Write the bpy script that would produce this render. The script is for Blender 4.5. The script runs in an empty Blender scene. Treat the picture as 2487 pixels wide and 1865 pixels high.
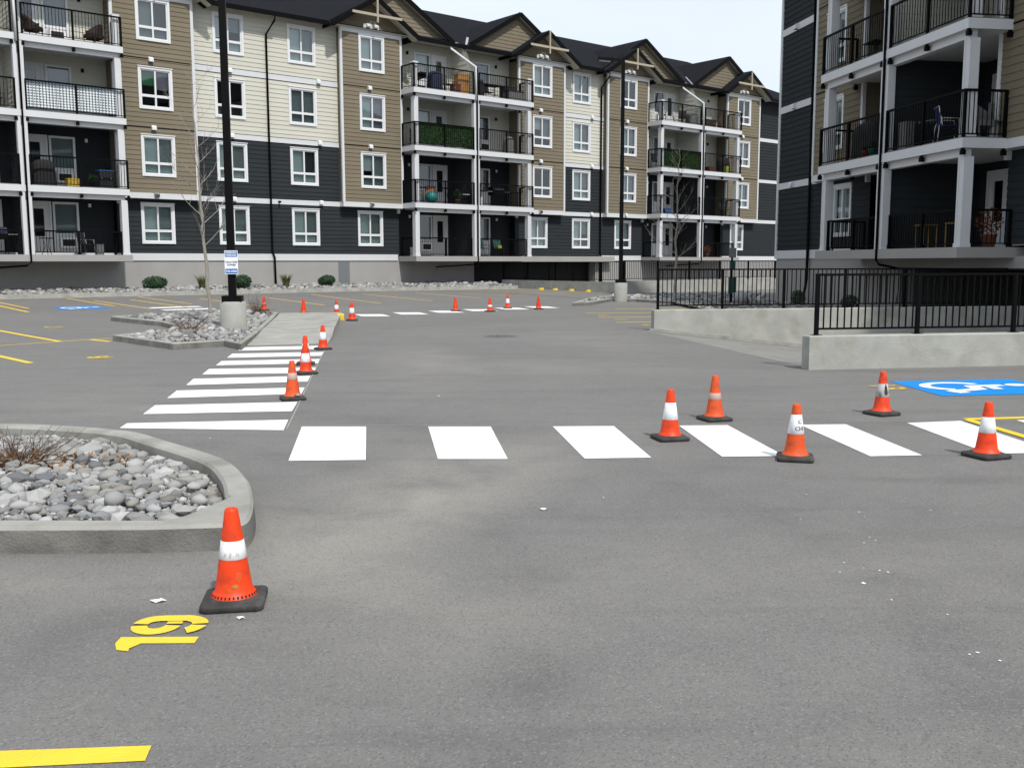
import bpy, bmesh, math, random
from mathutils import Vector, Matrix
R = math.radians
random.seed(7)
scene = bpy.context.scene
COL = scene.collection

# ------------------------------------------------------------------ camera
IW, IH, FPX, YH, HC, ROLL = 2487., 1865., 2383., 640.1, 1.6, -.00197
PITCH = math.atan((IH/2-YH)/FPX)
cam = bpy.data.objects.new('camera', bpy.data.cameras.new('camera')); COL.objects.link(cam)
cam.data.sensor_width = 36.; cam.data.lens = 36.*FPX/IW; cam.data.clip_end = 2000; cam.data.clip_start = .1
_f = Vector((0, math.cos(PITCH), -math.sin(PITCH))); _r = Vector((1, 0, 0)); _u = Vector((0, math.sin(PITCH), math.cos(PITCH)))
_cr, _sr = math.cos(ROLL), math.sin(ROLL)
_r2 = _r*_cr + _u*_sr; _u2 = _u*_cr - _r*_sr
cam.matrix_world = Matrix(((_r2.x, _u2.x, -_f.x, 0), (_r2.y, _u2.y, -_f.y, 0), (_r2.z, _u2.z, -_f.z, HC), (0, 0, 0, 1)))
scene.camera = cam

# ------------------------------------------------------------------ light
SUN = Vector((.5*math.cos(R(52)), -.866*math.cos(R(52)), math.sin(R(52))))
sl = bpy.data.lights.new('sun', 'SUN'); sl.energy = 3.9; sl.angle = R(2.2); sl.color = (1, .965, .91)
so = bpy.data.objects.new('sun', sl); COL.objects.link(so); so.rotation_euler = SUN.to_track_quat('Z', 'Y').to_euler(); so.location = (20, -20, 40)
world = bpy.data.worlds.new('World'); scene.world = world; world.use_nodes = True
wn = world.node_tree.nodes; wl = world.node_tree.links; wn.clear()
wo = wn.new('ShaderNodeOutputWorld'); bg = wn.new('ShaderNodeBackground'); bg.inputs['Strength'].default_value = .1
sky = wn.new('ShaderNodeTexSky'); sky.sky_type = 'NISHITA'; sky.sun_disc = False
sky.sun_elevation = R(52); sky.sun_rotation = R(149.9); sky.air_density = 1.; sky.dust_density = 1.5
tc = wn.new('ShaderNodeTexCoord'); nz = wn.new('ShaderNodeTexNoise'); nz.inputs['Scale'].default_value = 2.2; nz.inputs['Detail'].default_value = 6
mp = wn.new('ShaderNodeMapping'); mp.inputs['Scale'].default_value = (1, 1, 2.6)
wl.new(tc.outputs['Generated'], mp.inputs['Vector']); wl.new(mp.outputs['Vector'], nz.inputs['Vector'])
rp = wn.new('ShaderNodeMapRange'); rp.inputs[1].default_value = .3; rp.inputs[2].default_value = .7; rp.inputs[3].default_value = .74; rp.inputs[4].default_value = .95
wl.new(nz.outputs['Fac'], rp.inputs[0])
mx = wn.new('ShaderNodeMix'); mx.data_type = 'RGBA'; mx.inputs[7].default_value = (9.4, 10.3, 11.2, 1)
wl.new(rp.outputs[0], mx.inputs[0]); wl.new(sky.outputs[0], mx.inputs[6]); wl.new(mx.outputs[2], bg.inputs['Color']); wl.new(bg.outputs[0], wo.inputs[0])
scene.view_settings.view_transform = 'Standard'; scene.view_settings.look = 'None'
scene.view_settings.exposure = 0.0; scene.view_settings.gamma = 1.0; scene.view_settings.use_curve_mapping = False
scene.render.resolution_x = 1024; scene.render.resolution_y = 767

# ------------------------------------------------------------------ placing
AA = R(50.28)
UA = Vector((math.sin(AA), math.cos(AA), 0)); NA = Vector((math.cos(AA), -math.sin(AA), 0))
P0 = Vector((-10.3446, 48.9, 0))
TH_A = R(90-50.28)
W0 = Vector((10.6, 39.6, 0)); UB = Vector((.165, -.986, 0)).normalized(); NB = Vector((UB.y, -UB.x, 0)); TH_B = math.atan2(UB.y, UB.x)
def ray(x, y):
    x0, y0 = x-IW/2, y-IH/2
    X = (x0*_cr+y0*_sr)/FPX; Y = -(-x0*_sr+y0*_cr)/FPX
    return Vector((X, math.cos(PITCH)+Y*math.sin(PITCH), -math.sin(PITCH)+Y*math.cos(PITCH)))
def g(x, y):                                      # the lot rises gently towards the long building
    d = Vector((x, y, 0))-P0; o = d.dot(NA); u = d.dot(UA)
    t = min(max((24-o)/20, 0), 1); a = .31-.07*min(max(u/10, 0), 1)
    return a*t**1.5
def atz(x, y, z):
    d = ray(x, y); return Vector((0, 0, HC))+d*((z-HC)/d.z)
def px(x, y, dz=0.):                              # photo pixel -> point on the lot (dz above it)
    z = 0.
    for i in range(30):
        P = atz(x, y, z); z = .5*z+.5*(g(P.x, P.y)+dz)
    return P
def fa(u, o, z=0.): v = P0+UA*u+NA*o; return Vector((v.x, v.y, z))
def fbw(u, o, z=0.): v = W0+UB*u+NB*o; return Vector((v.x, v.y, z))

# ------------------------------------------------------------------ mesh helpers
class MB:
    def __init__(s): s.v = []; s.f = []; s.m = []; s.sm = []
    def add(s, vs, fs, mi=0, sm=False):
        n = len(s.v); s.v += [tuple(q) for q in vs]
        for f in fs: s.f.append([n+i for i in f]); s.m.append(mi); s.sm.append(sm)
        return s
    def box(s, x0, x1, y0, y1, z0, z1, mi=0):
        return s.add([(x0, y0, z0), (x1, y0, z0), (x1, y1, z0), (x0, y1, z0), (x0, y0, z1), (x1, y0, z1), (x1, y1, z1), (x0, y1, z1)],
              [(3, 2, 1, 0), (4, 5, 6, 7), (0, 1, 5, 4), (1, 2, 6, 5), (2, 3, 7, 6), (3, 0, 4, 7)], mi)
    def fb(s, u0, u1, o0, o1, z0, z1, mi=0): return s.box(u0, u1, -o1, -o0, z0, z1, mi)
    def quad(s, *p, mi=0): return s.add(p, [tuple(range(len(p)))], mi)
    def prism(s, poly, vec, mi=0):                # polygon of 3D points swept along vec
        n = len(poly); vs = [Vector(q) for q in poly]; vs += [q+Vector(vec) for q in vs]
        fs = [tuple(range(n))[::-1], tuple(range(n, 2*n))]+[(i, (i+1) % n, n+(i+1) % n, n+i) for i in range(n)]
        return s.add(vs, fs, mi)
    def bar(s, a, b, w, h=None, mi=0):            # square bar between two points
        a = Vector(a); b = Vector(b); h = h or w; d = (b-a).normalized()
        up = Vector((0, 0, 1)) if abs(d.z) < .95 else Vector((0, 1, 0))
        sx = d.cross(up).normalized()*w/2; sy = sx.cross(d).normalized()*h/2
        c = [(-1, -1), (1, -1), (1, 1), (-1, 1)]
        vs = [p+sx*i+sy*j for p in (a, b) for i, j in c]
        return s.add(vs, [(0, 1, 2, 3), (7, 6, 5, 4), (0, 4, 5, 1), (1, 5, 6, 2), (2, 6, 7, 3), (3, 7, 4, 0)], mi)
    def tube(s, pts, rs, n=6, mi=0, cap=True):
        pts = [Vector(q) for q in pts]
        if not hasattr(rs, '__len__'): rs = [rs]*len(pts)
        vs = []
        for i, q in enumerate(pts):
            d = (pts[min(i+1, len(pts)-1)]-pts[max(i-1, 0)]).normalized()
            up = Vector((0, 0, 1)) if abs(d.z) < .9 else Vector((1, 0, 0))
            a = d.cross(up).normalized(); b = d.cross(a)
            vs += [q+(a*math.cos(2*math.pi*k/n)+b*math.sin(2*math.pi*k/n))*rs[i] for k in range(n)]
        fs = [(i*n+k, i*n+(k+1) % n, (i+1)*n+(k+1) % n, (i+1)*n+k) for i in range(len(pts)-1) for k in range(n)]
        s.add(vs, fs, mi, True)
        if cap: s.f += [list(range(len(s.v)-n, len(s.v)))]; s.m.append(mi); s.sm.append(False)
        return s
    def lathe(s, prof, n=24, c=(0, 0, 0), mi=0, sm=True):
        vs = [(c[0]+r*math.cos(2*math.pi*k/n), c[1]+r*math.sin(2*math.pi*k/n), c[2]+z) for r, z in prof for k in range(n)]
        return s.add(vs, [(i*n+k, i*n+(k+1) % n, (i+1)*n+(k+1) % n, (i+1)*n+k) for i in range(len(prof)-1) for k in range(n)], mi, sm)
    def mesh(s, name, mats):
        me = bpy.data.meshes.new(name); me.from_pydata(s.v, [], s.f); 
        for m in (mats if isinstance(mats, (list, tuple)) else [mats]): me.materials.append(M(m))
        me.polygons.foreach_set('material_index', s.m); me.polygons.foreach_set('use_smooth', s.sm); me.update()
        return me
    def build(s, name, mats, parent=None, **k): return ob(name, s.mesh(name, mats), parent, **k)
class Pieces:                                        # like MB.fb, but every box becomes a part of its own
    def __init__(s, name, m, root): s.n, s.mt, s.r = name, m, root; s.f = []
    def fb(s, u0, u1, o0, o1, z0, z1):
        me = cached(('unit', s.mt), lambda: MB().box(0, 1, 0, 1, 0, 1).mesh(s.n, s.mt)); ob(s.n, me, s.r, (u0, -o1, z0), scale=(u1-u0, o1-o0, z1-z0)); return s
    def build(s, *a, **k): pass
def ob(name, me, parent=None, loc=None, rotz=None, kind=None, label=None, cat=None, group=None, scale=None, rot=None):
    o = bpy.data.objects.new(name, me); COL.objects.link(o)
    if parent: o.parent = parent
    if loc is not None: o.location = loc
    if rotz is not None: o.rotation_euler = (0, 0, rotz)
    if rot is not None: o.rotation_euler = rot
    if scale is not None: o.scale = scale
    for k, v in (('kind', kind), ('label', label), ('category', cat), ('group', group)):
        if v: o[k] = v
    return o
def thing(name, label, cat, loc=(0, 0, 0), rotz=0., group=None): return ob(name, None, None, loc, rotz, None, label, cat, group)
_cache = {}
def cached(key, fn):
    if key not in _cache: _cache[key] = fn()
    return _cache[key]

# ------------------------------------------------------------------ materials
_mats = {}
def M(n):
    if n not in _mats: raise KeyError(n)
    return _mats[n]
def mat(name, col, rough=.7, spec=.4, metal=0., var=0., vscale=3., bump=0., bscale=40., rnd=0., dirt=None, dscale=1.2, damt=.5, emit=None):
    m = bpy.data.materials.new(name); m.use_nodes = True; n = m.node_tree.nodes; l = m.node_tree.links; b = n['Principled BSDF']
    b.inputs['Roughness'].default_value = rough; b.inputs['Metallic'].default_value = metal; b.inputs['Specular IOR Level'].default_value = spec
    src = None; t = n.new('ShaderNodeTexCoord')
    rgb = n.new('ShaderNodeRGB'); rgb.outputs[0].default_value = (*col, 1); src = rgb.outputs[0]
    def mul(src, facsock, lo, hi):
        mr = n.new('ShaderNodeMapRange'); mr.inputs[1].default_value = .25; mr.inputs[2].default_value = .75; mr.inputs[3].default_value = lo; mr.inputs[4].default_value = hi
        l.new(facsock, mr.inputs[0]); x = n.new('ShaderNodeVectorMath'); x.operation = 'SCALE'
        l.new(src, x.inputs[0]); l.new(mr.outputs[0], x.inputs['Scale']); return x.outputs[0]
    def noise(scale, det=5, vec=None):
        q = n.new('ShaderNodeTexNoise'); q.inputs['Scale'].default_value = scale; q.inputs['Detail'].default_value = det
        l.new(vec or t.outputs['Object'], q.inputs['Vector']); return q.outputs['Fac']
    if var: src = mul(src, noise(vscale), 1-var, 1+var)
    if rnd:
        oi = n.new('ShaderNodeObjectInfo'); mr = n.new('ShaderNodeMapRange'); mr.inputs[3].default_value = 1-rnd; mr.inputs[4].default_value = 1+rnd
        l.new(oi.outputs['Random'], mr.inputs[0]); x = n.new('ShaderNodeVectorMath'); x.operation = 'SCALE'; l.new(src, x.inputs[0]); l.new(mr.outputs[0], x.inputs['Scale']); src = x.outputs[0]
    if dirt:
        mr = n.new('ShaderNodeMapRange'); mr.inputs[1].default_value = .52; mr.inputs[2].default_value = .72; mr.inputs[3].default_value = 0; mr.inputs[4].default_value = damt
        l.new(noise(dscale, 8), mr.inputs[0]); x = n.new('ShaderNodeMix'); x.data_type = 'RGBA'; x.inputs[7].default_value = (*dirt, 1)
        l.new(mr.outputs[0], x.inputs[0]); l.new(src, x.inputs[6]); src = x.outputs[2]
    l.new(src, b.inputs['Base Color'])
    if bump:
        bp = n.new('ShaderNodeBump'); bp.inputs['Strength'].default_value = bump; bp.inputs['Distance'].default_value = .02
        l.new(noise(bscale, 4), bp.inputs['Height']); l.new(bp.outputs[0], b.inputs['Normal'])
    _mats[name] = m
    return m
mat('concrete', (.30, .295, .27), .85, .3, var=.16, vscale=2.5, bump=.25, bscale=60, dirt=(.17, .165, .14), dscale=1.6, damt=.55)
mat('wall_concrete', (.325, .325, .30), .85, .3, var=.16, vscale=2.6, bump=.25, bscale=30, dirt=(.20, .205, .15), dscale=2.4, damt=.5)
mat('ramp_concrete', (.215, .21, .195), .88, .25, var=.15, vscale=2, bump=.25, bscale=50, dirt=(.14, .135, .125), dscale=1.3, damt=.5)
mat('foundation', (.31, .30, .29), .9, .2, var=.06, vscale=1.2, bump=.1, bscale=50)
mat('kerb', (.285, .28, .257), .85, .3, var=.2, vscale=3, bump=.3, bscale=70, dirt=(.15, .14, .12), dscale=2.2, damt=.6)
mat('white_trim', (.56, .57, .585), .55, .4, var=.03, vscale=2)
mat('white_vinyl', (.65, .66, .67), .4, .5)
mat('cream_siding', (.50, .49, .425), .75, .15, var=.03, vscale=2, rnd=.025)
mat('brown_siding', (.176, .150, .108), .75, .1, var=.05, vscale=2, rnd=.05)
mat('dark_siding', (.026, .0305, .034), .75, .08, var=.06, vscale=2, rnd=.06)
mat('kerb_grimy', (.145, .14, .13), .9, .25, var=.3, vscale=5, bump=.4, bscale=60, dirt=(.24, .23, .205), dscale=2.6, damt=.7)
mat('soffit', (.50, .48, .40), .7)
mat('truss_timber', (.36, .32, .24), .7, var=.1)
mat('shingle', (.0125, .0135, .0170), .95, .03, var=.3, vscale=9, bump=.5, bscale=24)
mat('black_metal', (.0025, .0025, .003), .6, .08)
mat('black_pole', (.003, .003, .0035), .55, .1)
mat('galvanised', (.42, .43, .45), .35, metal=.7)
mat('grey_metal', (.25, .26, .27), .4, metal=.5)
mat('interior', (.02, .02, .022), .9)
mat('blind_pale', (.50, .58, .57), .7, var=.05, vscale=1)
mat('blind_grey', (.22, .25, .25), .7, var=.15, vscale=1)
mat('blind_dark', (.04, .045, .05), .7)
mat('blind_green', (.03, .19, .07), .7, var=.1)
mat('curtain_mauve', (.28, .24, .30), .8)
mat('white_paint', (.78, .78, .78), .6, .3, var=.03, vscale=6, bump=.35, bscale=90, dirt=(.42, .41, .40), dscale=3.5, damt=.45)
mat('yellow_paint', (.72, .51, .035), .6, .3, var=.06, vscale=6, bump=.25, bscale=90, dirt=(.45, .33, .08), dscale=5, damt=.35)
mat('worn_yellow', (.60, .41, .07), .7, .3, var=.2, vscale=8, dirt=(.22, .19, .13), dscale=4, damt=.7)
mat('blue_paint', (.0, .215, .62), .55, .3, var=.05, vscale=5, bump=.2, bscale=90)
mat('cone_orange', (.70, .045, .004), .5, .35, var=.12, vscale=9, rnd=.10, dirt=(.26, .04, .015), dscale=15, damt=.6)
mat('cone_orange_worn', (.62, .075, .012), .6, .35, var=.15, vscale=12, dirt=(.22, .07, .03), dscale=14, damt=.8)
mat('cone_orange_dirty', (.66, .05, .01), .55, .35, var=.15, vscale=12, dirt=(.05, .035, .03), dscale=9, damt=.95)
mat('cone_white', (.74, .75, .77), .35, .5, var=.04, vscale=20, dirt=(.4, .4, .4), dscale=16, damt=.5)
mat('cone_dull', (.46, .30, .26), .5, .4, var=.15, vscale=18)
mat('cone_smudged', (.42, .42, .42), .5, .4, dirt=(.03, .03, .03), dscale=14, damt=.95)
mat('rubber', (.035, .033, .032), .75, .3, var=.3, vscale=14, bump=.2, bscale=60, dirt=(.10, .095, .09), dscale=9, damt=.6)
mat('rubber_hole', (.01, .01, .01), .9)
mat('bark', (.27, .245, .215), .9, .2, var=.2, vscale=12, bump=.4, bscale=60)
mat('dry_twig', (.105, .066, .046), .9, .2, var=.2, vscale=10)
mat('dry_leaf', (.24, .14, .075), .9, .2, rnd=.2)
mat('soil', (.11, .095, .08), .95, .1, var=.3, vscale=8, bump=.6, bscale=30)
mat('shrub_leaf', (.022, .055, .022), .6, .3, var=.4, vscale=6)
mat('grass_tuft', (.10, .115, .045), .8, .2, var=.4, vscale=10)
mat('hedge_leaf', (.012, .036, .009), .7, .2, var=.8, vscale=5, dirt=(.05, .07, .012), dscale=6, damt=.5)
mat('wicker_dark', (.030, .018, .014), .7, .3)
mat('fabric_navy', (.012, .018, .045), .8)
mat('fabric_black', (.012, .012, .014), .85, var=.2)
mat('fabric_grey', (.13, .13, .13), .85, var=.1)
mat('wood_orange', (.33, .16, .05), .6, var=.12, vscale=5)
mat('wood_red', (.10, .028, .018), .7)
mat('wood_pale', (.33, .22, .11), .7, var=.1)
mat('stool_yellow', (.17, .10, .018), .6)
mat('fabric_teal', (.012, .055, .06), .8)
mat('plastic_teal', (.02, .17, .17), .5)
mat('fabric_blue', (.008, .018, .10), .8)
mat('plastic_blue', (.015, .07, .20), .5)
mat('plastic_white', (.70, .70, .70), .5)
mat('plastic_red', (.35, .03, .025), .5)
mat('plastic_green', (.015, .06, .05), .5)
mat('cushion_lime', (.32, .36, .04), .8)
mat('flower_yellow', (.42, .27, .015), .7, var=.3, vscale=30)
mat('flower_orange', (.16, .05, .02), .7, var=.3, vscale=30)
mat('terracotta', (.22, .09, .05), .8)
mat('sign_white', (.78, .80, .83), .4)
mat('sign_blue', (.03, .13, .42), .4)
mat('sign_ink', (.02, .03, .07), .6)
mat('screen_blue', (.09, .15, .24), .8)
mat('chalk', (.30, .29, .27), .9, var=.3, vscale=9)
mat('manhole_iron', (.11, .106, .103), .8, .3, var=.3, vscale=8)
mat('cone_smear', (.42, .20, .02), .7, var=.3, vscale=40)
mat('paper', (.80, .80, .78), .8)
mat('parkade_dark', (.09, .088, .085), .9)  # sunken entrance and garage walls, with their deep shade put into the colour

def glass():
    m = bpy.data.materials.new('window_glass'); m.use_nodes = True; n = m.node_tree.nodes; l = m.node_tree.links; n.clear()
    o = n.new('ShaderNodeOutputMaterial'); t = n.new('ShaderNodeBsdfTransparent'); t.inputs[0].default_value = (.80, .86, .86, 1)
    gl = n.new('ShaderNodeBsdfGlossy'); gl.inputs['Roughness'].default_value = .03; gl.inputs['Color'].default_value = (.95, .97, 1, 1)
    fr = n.new('ShaderNodeLayerWeight'); fr.inputs['Blend'].default_value = .22; mr = n.new('ShaderNodeMapRange'); mr.inputs[3].default_value = .10; mr.inputs[4].default_value = .85
    l.new(fr.outputs['Fresnel'], mr.inputs[0]); x = n.new('ShaderNodeMixShader'); l.new(mr.outputs[0], x.inputs[0]); l.new(t.outputs[0], x.inputs[1]); l.new(gl.outputs[0], x.inputs[2]); l.new(x.outputs[0], o.inputs[0])
    _mats['window_glass'] = m
glass()

def stone_mat():
    m = mat('river_stone', (.3, .3, .3), .8, .3); n = m.node_tree.nodes; l = m.node_tree.links; b = n['Principled BSDF']
    oi = n.new('ShaderNodeObjectInfo'); ge = n.new('ShaderNodeNewGeometry'); ad = n.new('ShaderNodeMath'); fr = n.new('ShaderNodeMath'); fr.operation = 'FRACT'
    l.new(oi.outputs['Random'], ad.inputs[0]); l.new(ge.outputs['Random Per Island'], ad.inputs[1]); l.new(ad.outputs[0], fr.inputs[0])
    cr = n.new('ShaderNodeValToRGB'); cr.color_ramp.interpolation = 'CONSTANT'
    cols = [(.26, .26, .255), (.30, .30, .295), (.20, .20, .20), (.27, .265, .25), (.34, .338, .33), (.235, .238, .242), (.13, .132, .138), (.225, .215, .195), (.29, .287, .28), (.39, .387, .38), (.21, .213, .218), (.25, .24, .22), (.31, .31, .305), (.16, .152, .14)]
    el = cr.color_ramp.elements
    while len(el) < len(cols): el.new(.5)
    for i, c in enumerate(cols): el[i].position = i/len(cols); el[i].color = (*c, 1)
    l.new(fr.outputs[0], cr.inputs[0])
    t = n.new('ShaderNodeTexCoord'); q = n.new('ShaderNodeTexNoise'); q.inputs['Scale'].default_value = 26; q.inputs['Detail'].default_value = 6; l.new(t.outputs['Object'], q.inputs['Vector'])
    mr = n.new('ShaderNodeMapRange'); mr.inputs[1].default_value = .25; mr.inputs[2].default_value = .75; mr.inputs[3].default_value = .78; mr.inputs[4].default_value = 1.2; l.new(q.outputs['Fac'], mr.inputs[0])
    x = n.new('ShaderNodeVectorMath'); x.operation = 'SCALE'; l.new(cr.outputs[0], x.inputs[0]); l.new(mr.outputs[0], x.inputs['Scale']); l.new(x.outputs[0], b.inputs['Base Color'])
    bp = n.new('ShaderNodeBump'); bp.inputs['Strength'].default_value = .25; bp.inputs['Distance'].default_value = .02; l.new(q.outputs['Fac'], bp.inputs['Height']); l.new(bp.outputs[0], b.inputs['Normal'])
stone_mat()

def asphalt_mat():
    m = bpy.data.materials.new('asphalt'); m.use_nodes = True; _mats['asphalt'] = m
    n = m.node_tree.nodes; l = m.node_tree.links; b = n['Principled BSDF']; b.inputs['Roughness'].default_value = .82; b.inputs['Specular IOR Level'].default_value = .35
    t = n.new('ShaderNodeTexCoord')
    def noise(scale, det=4, rough=.55, dist=0., sc=None, rot=0.):
        q = n.new('ShaderNodeTexNoise'); q.inputs['Scale'].default_value = scale; q.inputs['Detail'].default_value = det; q.inputs['Roughness'].default_value = rough; q.inputs['Distortion'].default_value = dist
        if sc:
            mp = n.new('ShaderNodeMapping'); mp.inputs['Scale'].default_value = sc; mp.inputs['Rotation'].default_value = (0, 0, rot); l.new(t.outputs['Object'], mp.inputs['Vector']); l.new(mp.outputs['Vector'], q.inputs['Vector'])
        else: l.new(t.outputs['Object'], q.inputs['Vector'])
        return q.outputs['Fac']
    def rng(s, a, b_, lo, hi):
        mr = n.new('ShaderNodeMapRange'); mr.inputs[1].default_value = a; mr.inputs[2].default_value = b_; mr.inputs[3].default_value = lo; mr.inputs[4].default_value = hi; l.new(s, mr.inputs[0]); return mr.outputs[0]
    def mixc(f, a, c):
        x = n.new('ShaderNodeMix'); x.data_type = 'RGBA'; l.new(f, x.inputs[0])
        if isinstance(a, tuple): x.inputs[6].default_value = (*a, 1)
        else: l.new(a, x.inputs[6])
        if isinstance(c, tuple): x.inputs[7].default_value = (*c, 1)
        else: l.new(c, x.inputs[7])
        return x.outputs[2]
    def vmath(op, a, b_):
        x = n.new('ShaderNodeMath'); x.operation = op
        for i, q in enumerate((a, b_)):
            if q is None: continue
            if isinstance(q, (int, float)): x.inputs[i].default_value = q
            else: l.new(q, x.inputs[i])
        return x.outputs[0]
    def dist(cx_, cy_, sx=1., sy=1., rot=0.):           # distance from a spot on the lot, in stretched metres
        mp = n.new('ShaderNodeMapping'); mp.vector_type = 'TEXTURE'; mp.inputs['Location'].default_value = (cx_, cy_, 0); mp.inputs['Rotation'].default_value = (0, 0, rot); mp.inputs['Scale'].default_value = (sx, sy, 1e4)
        l.new(t.outputs['Object'], mp.inputs['Vector']); vl = n.new('ShaderNodeVectorMath'); vl.operation = 'LENGTH'; l.new(mp.outputs['Vector'], vl.inputs[0]); return vl.outputs['Value']
    c = mixc(rng(noise(.3, 5), .35, .65, 0, 1), (.148, .143, .138), (.168, .162, .156))
    c = mixc(rng(noise(2.2, 6, .62), .45, .72, 0, .4), c, (.118, .114, .112))
    # tyre sweeps: long streaks running across the drive aisles
    c = mixc(rng(noise(.9, 5, .6, .6, (.30, 2.4, 1), R(4)), .52, .70, 0, .5), c, (.105, .102, .10))
    # tracks of cars turning round the end of the planter
    br = noise(1.3, 5, .6)
    for cx_, cy_, r_, w_, k_ in ((-4.6, 4.2, 4.75, .30, .55), (-4.6, 4.2, 6.5, .34, .40), (-6.5, 2.0, 9.6, .30, .30), (8.5, 2.5, 6.9, .3, .28), (8.5, 2.5, 8.6, .3, .22)):
        band = rng(vmath('ABSOLUTE', vmath('SUBTRACT', dist(cx_, cy_), r_), None), 0, w_, 1, 0)
        c = mixc(vmath('MULTIPLY', band, rng(br, .38, .62, 0, k_)), c, (.098, .095, .093))
    # pale dust dropped beside the planter and along the kerbs
    dn = noise(1.1, 6, .62, .4)
    c = mixc(rng(dn, .56, .76, 0, .28), c, (.212, .203, .186))
    for cx_, cy_, sx, sy, ro, k_ in ((-.75, 6.6, .8, 1.9, R(-25), 1.0), (-1.0, 5.4, .5, .8, 0, .7), (-.35, 4.6, .8, .9, 0, .5), (.1, 8.3, 1.6, .9, R(30), .35), (-2.6, 4.75, 2.2, .45, 0, .45), (-1.4, 16, .9, 3.5, R(8), .45), (-4.2, 10.8, 1.6, .7, R(-20), .4), (.8, 15, 2.0, 1.2, 0, .35), (1.6, 21, 1.4, 3.2, 0, .3), (2.0, 5.0, 2.0, .8, 0, .25)):
        blob = rng(dist(cx_, cy_, sx, sy, ro), .15, 1.25, 1, 0); blob = vmath('MULTIPLY', blob, rng(dn, .34, .58, .15, 1)); c = mixc(vmath('MULTIPLY', blob, k_), c, (.255, .240, .213))
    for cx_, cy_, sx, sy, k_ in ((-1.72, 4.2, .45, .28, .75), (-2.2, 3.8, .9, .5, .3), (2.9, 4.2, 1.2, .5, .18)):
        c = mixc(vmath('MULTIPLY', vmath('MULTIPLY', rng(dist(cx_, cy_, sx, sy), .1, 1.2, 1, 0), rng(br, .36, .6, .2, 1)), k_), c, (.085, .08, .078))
    # aggregate: dark pits and light grains
    vo = n.new('ShaderNodeTexVoronoi'); vo.inputs['Scale'].default_value = 120; l.new(t.outputs['Object'], vo.inputs['Vector'])
    bw = n.new('ShaderNodeRGBToBW'); l.new(vo.outputs['Color'], bw.inputs[0])
    c = mixc(rng(bw.outputs[0], .72, .9, 0, .34), c, (.28, .285, .27))
    c = mixc(rng(bw.outputs[0], .30, .16, 0, .42), c, (.07, .058, .058))
    pit = noise(58, 3, .7)
    c = mixc(rng(pit, .64, .74, 0, .6), c, (.035, .033, .033))
    l.new(c, b.inputs['Base Color'])
    bp = n.new('ShaderNodeBump'); bp.inputs['Strength'].default_value = .55; bp.inputs['Distance'].default_value = .01
    l.new(noise(110, 3, .6), bp.inputs['Height']); l.new(bp.outputs[0], b.inputs['Normal'])
asphalt_mat()

# ================================================================== GROUND
PB = -NB.copy(); QB = -UB.copy()                       # ground grid follows the near building and its ramp
def pq(p, q): v = PB*p+QB*q; return v.x, v.y
RAMP_P, RAMP_Q0, RAMP_Q1 = 7.0, 13.97, 22.55
def rampz(p): return -.116*(p-RAMP_P)
def ground():
    ps = [-900, -400, -150, -80]+list(range(-45, 7))+[RAMP_P]+list(range(8, 61))+[90, 150, 400, 900]
    qs = [-300, -120, -50]+list(range(-12, 15))+list(range(15, 23))+list(range(23, 86))+[110, 160, 300, 900]
    qs = sorted(set([q for q in qs if q not in (14, 22, 23)]+[RAMP_Q0, RAMP_Q1]))
    mb = MB(); W = len(qs)
    for p in ps:
        for q in qs:
            x, y = pq(p, q); mb.v.append((x, y, g(x, y) if abs(x) < 500 and abs(y) < 500 else 0))
    for i in range(len(ps)-1):
        for j in range(W-1):
            if ps[i] >= RAMP_P and ps[i] < 20 and qs[j] >= RAMP_Q0-.01 and qs[j+1] <= RAMP_Q1+.01: continue
            mb.f.append([i*W+j, (i+1)*W+j, (i+1)*W+j+1, i*W+j+1]); mb.m.append(0); mb.sm.append(False)
    return mb.build('asphalt_ground', 'asphalt', kind='structure', label='worn grey asphalt of the parking lot and its drive aisles')
GROUND = ground()

def sheet(mb, pts, dz=.004, step=1.0, mi=0):           # a flat polygon lying on the lot; quads get subdivided
    pts = [Vector((q[0], q[1], 0)) for q in pts]
    if len(pts) == 4:
        a, b, c, d = pts; n = max(1, int(max((b-a).length, (c-d).length)/step)); m_ = max(1, int(max((d-a).length, (c-b).length)/step))
        vs = []
        for i in range(n+1):
            for j in range(m_+1):
                s, t = i/n, j/m_; v = (a*(1-s)+b*s)*(1-t)+(d*(1-s)+c*s)*t; vs.append((v.x, v.y, g(v.x, v.y)+dz))
        mb.add(vs, [(i*(m_+1)+j, (i+1)*(m_+1)+j, (i+1)*(m_+1)+j+1, i*(m_+1)+j+1) for i in range(n) for j in range(m_)], mi)
    else: mb.add([(v.x, v.y, g(v.x, v.y)+dz) for v in pts], [tuple(range(len(pts)))], mi)
    return mb
def flip_up(o):
    bm = bmesh.new(); bm.from_mesh(o.data)
    for f in bm.faces:
        f.normal_update()
        if f.normal.z < 0: f.normal_flip()
    bm.to_mesh(o.data); bm.free(); return o
def line(a, b, w, name='parking_line', m='yellow_paint', parent=None, dz=.004):
    a = Vector((a[0], a[1], 0)); b = Vector((b[0], b[1], 0)); n = (b-a).normalized(); s = Vector((-n.y, n.x, 0))*w/2
    return flip_up(sheet(MB(), [a-s, b-s, b+s, a+s], dz).build(name, m, parent or GROUND))
dpx = lambda x, y: px(x/.88942, y/.88942)              # display pixel
def quadpx(mb, pts): sheet(mb, [px(*q) for q in pts])

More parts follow.
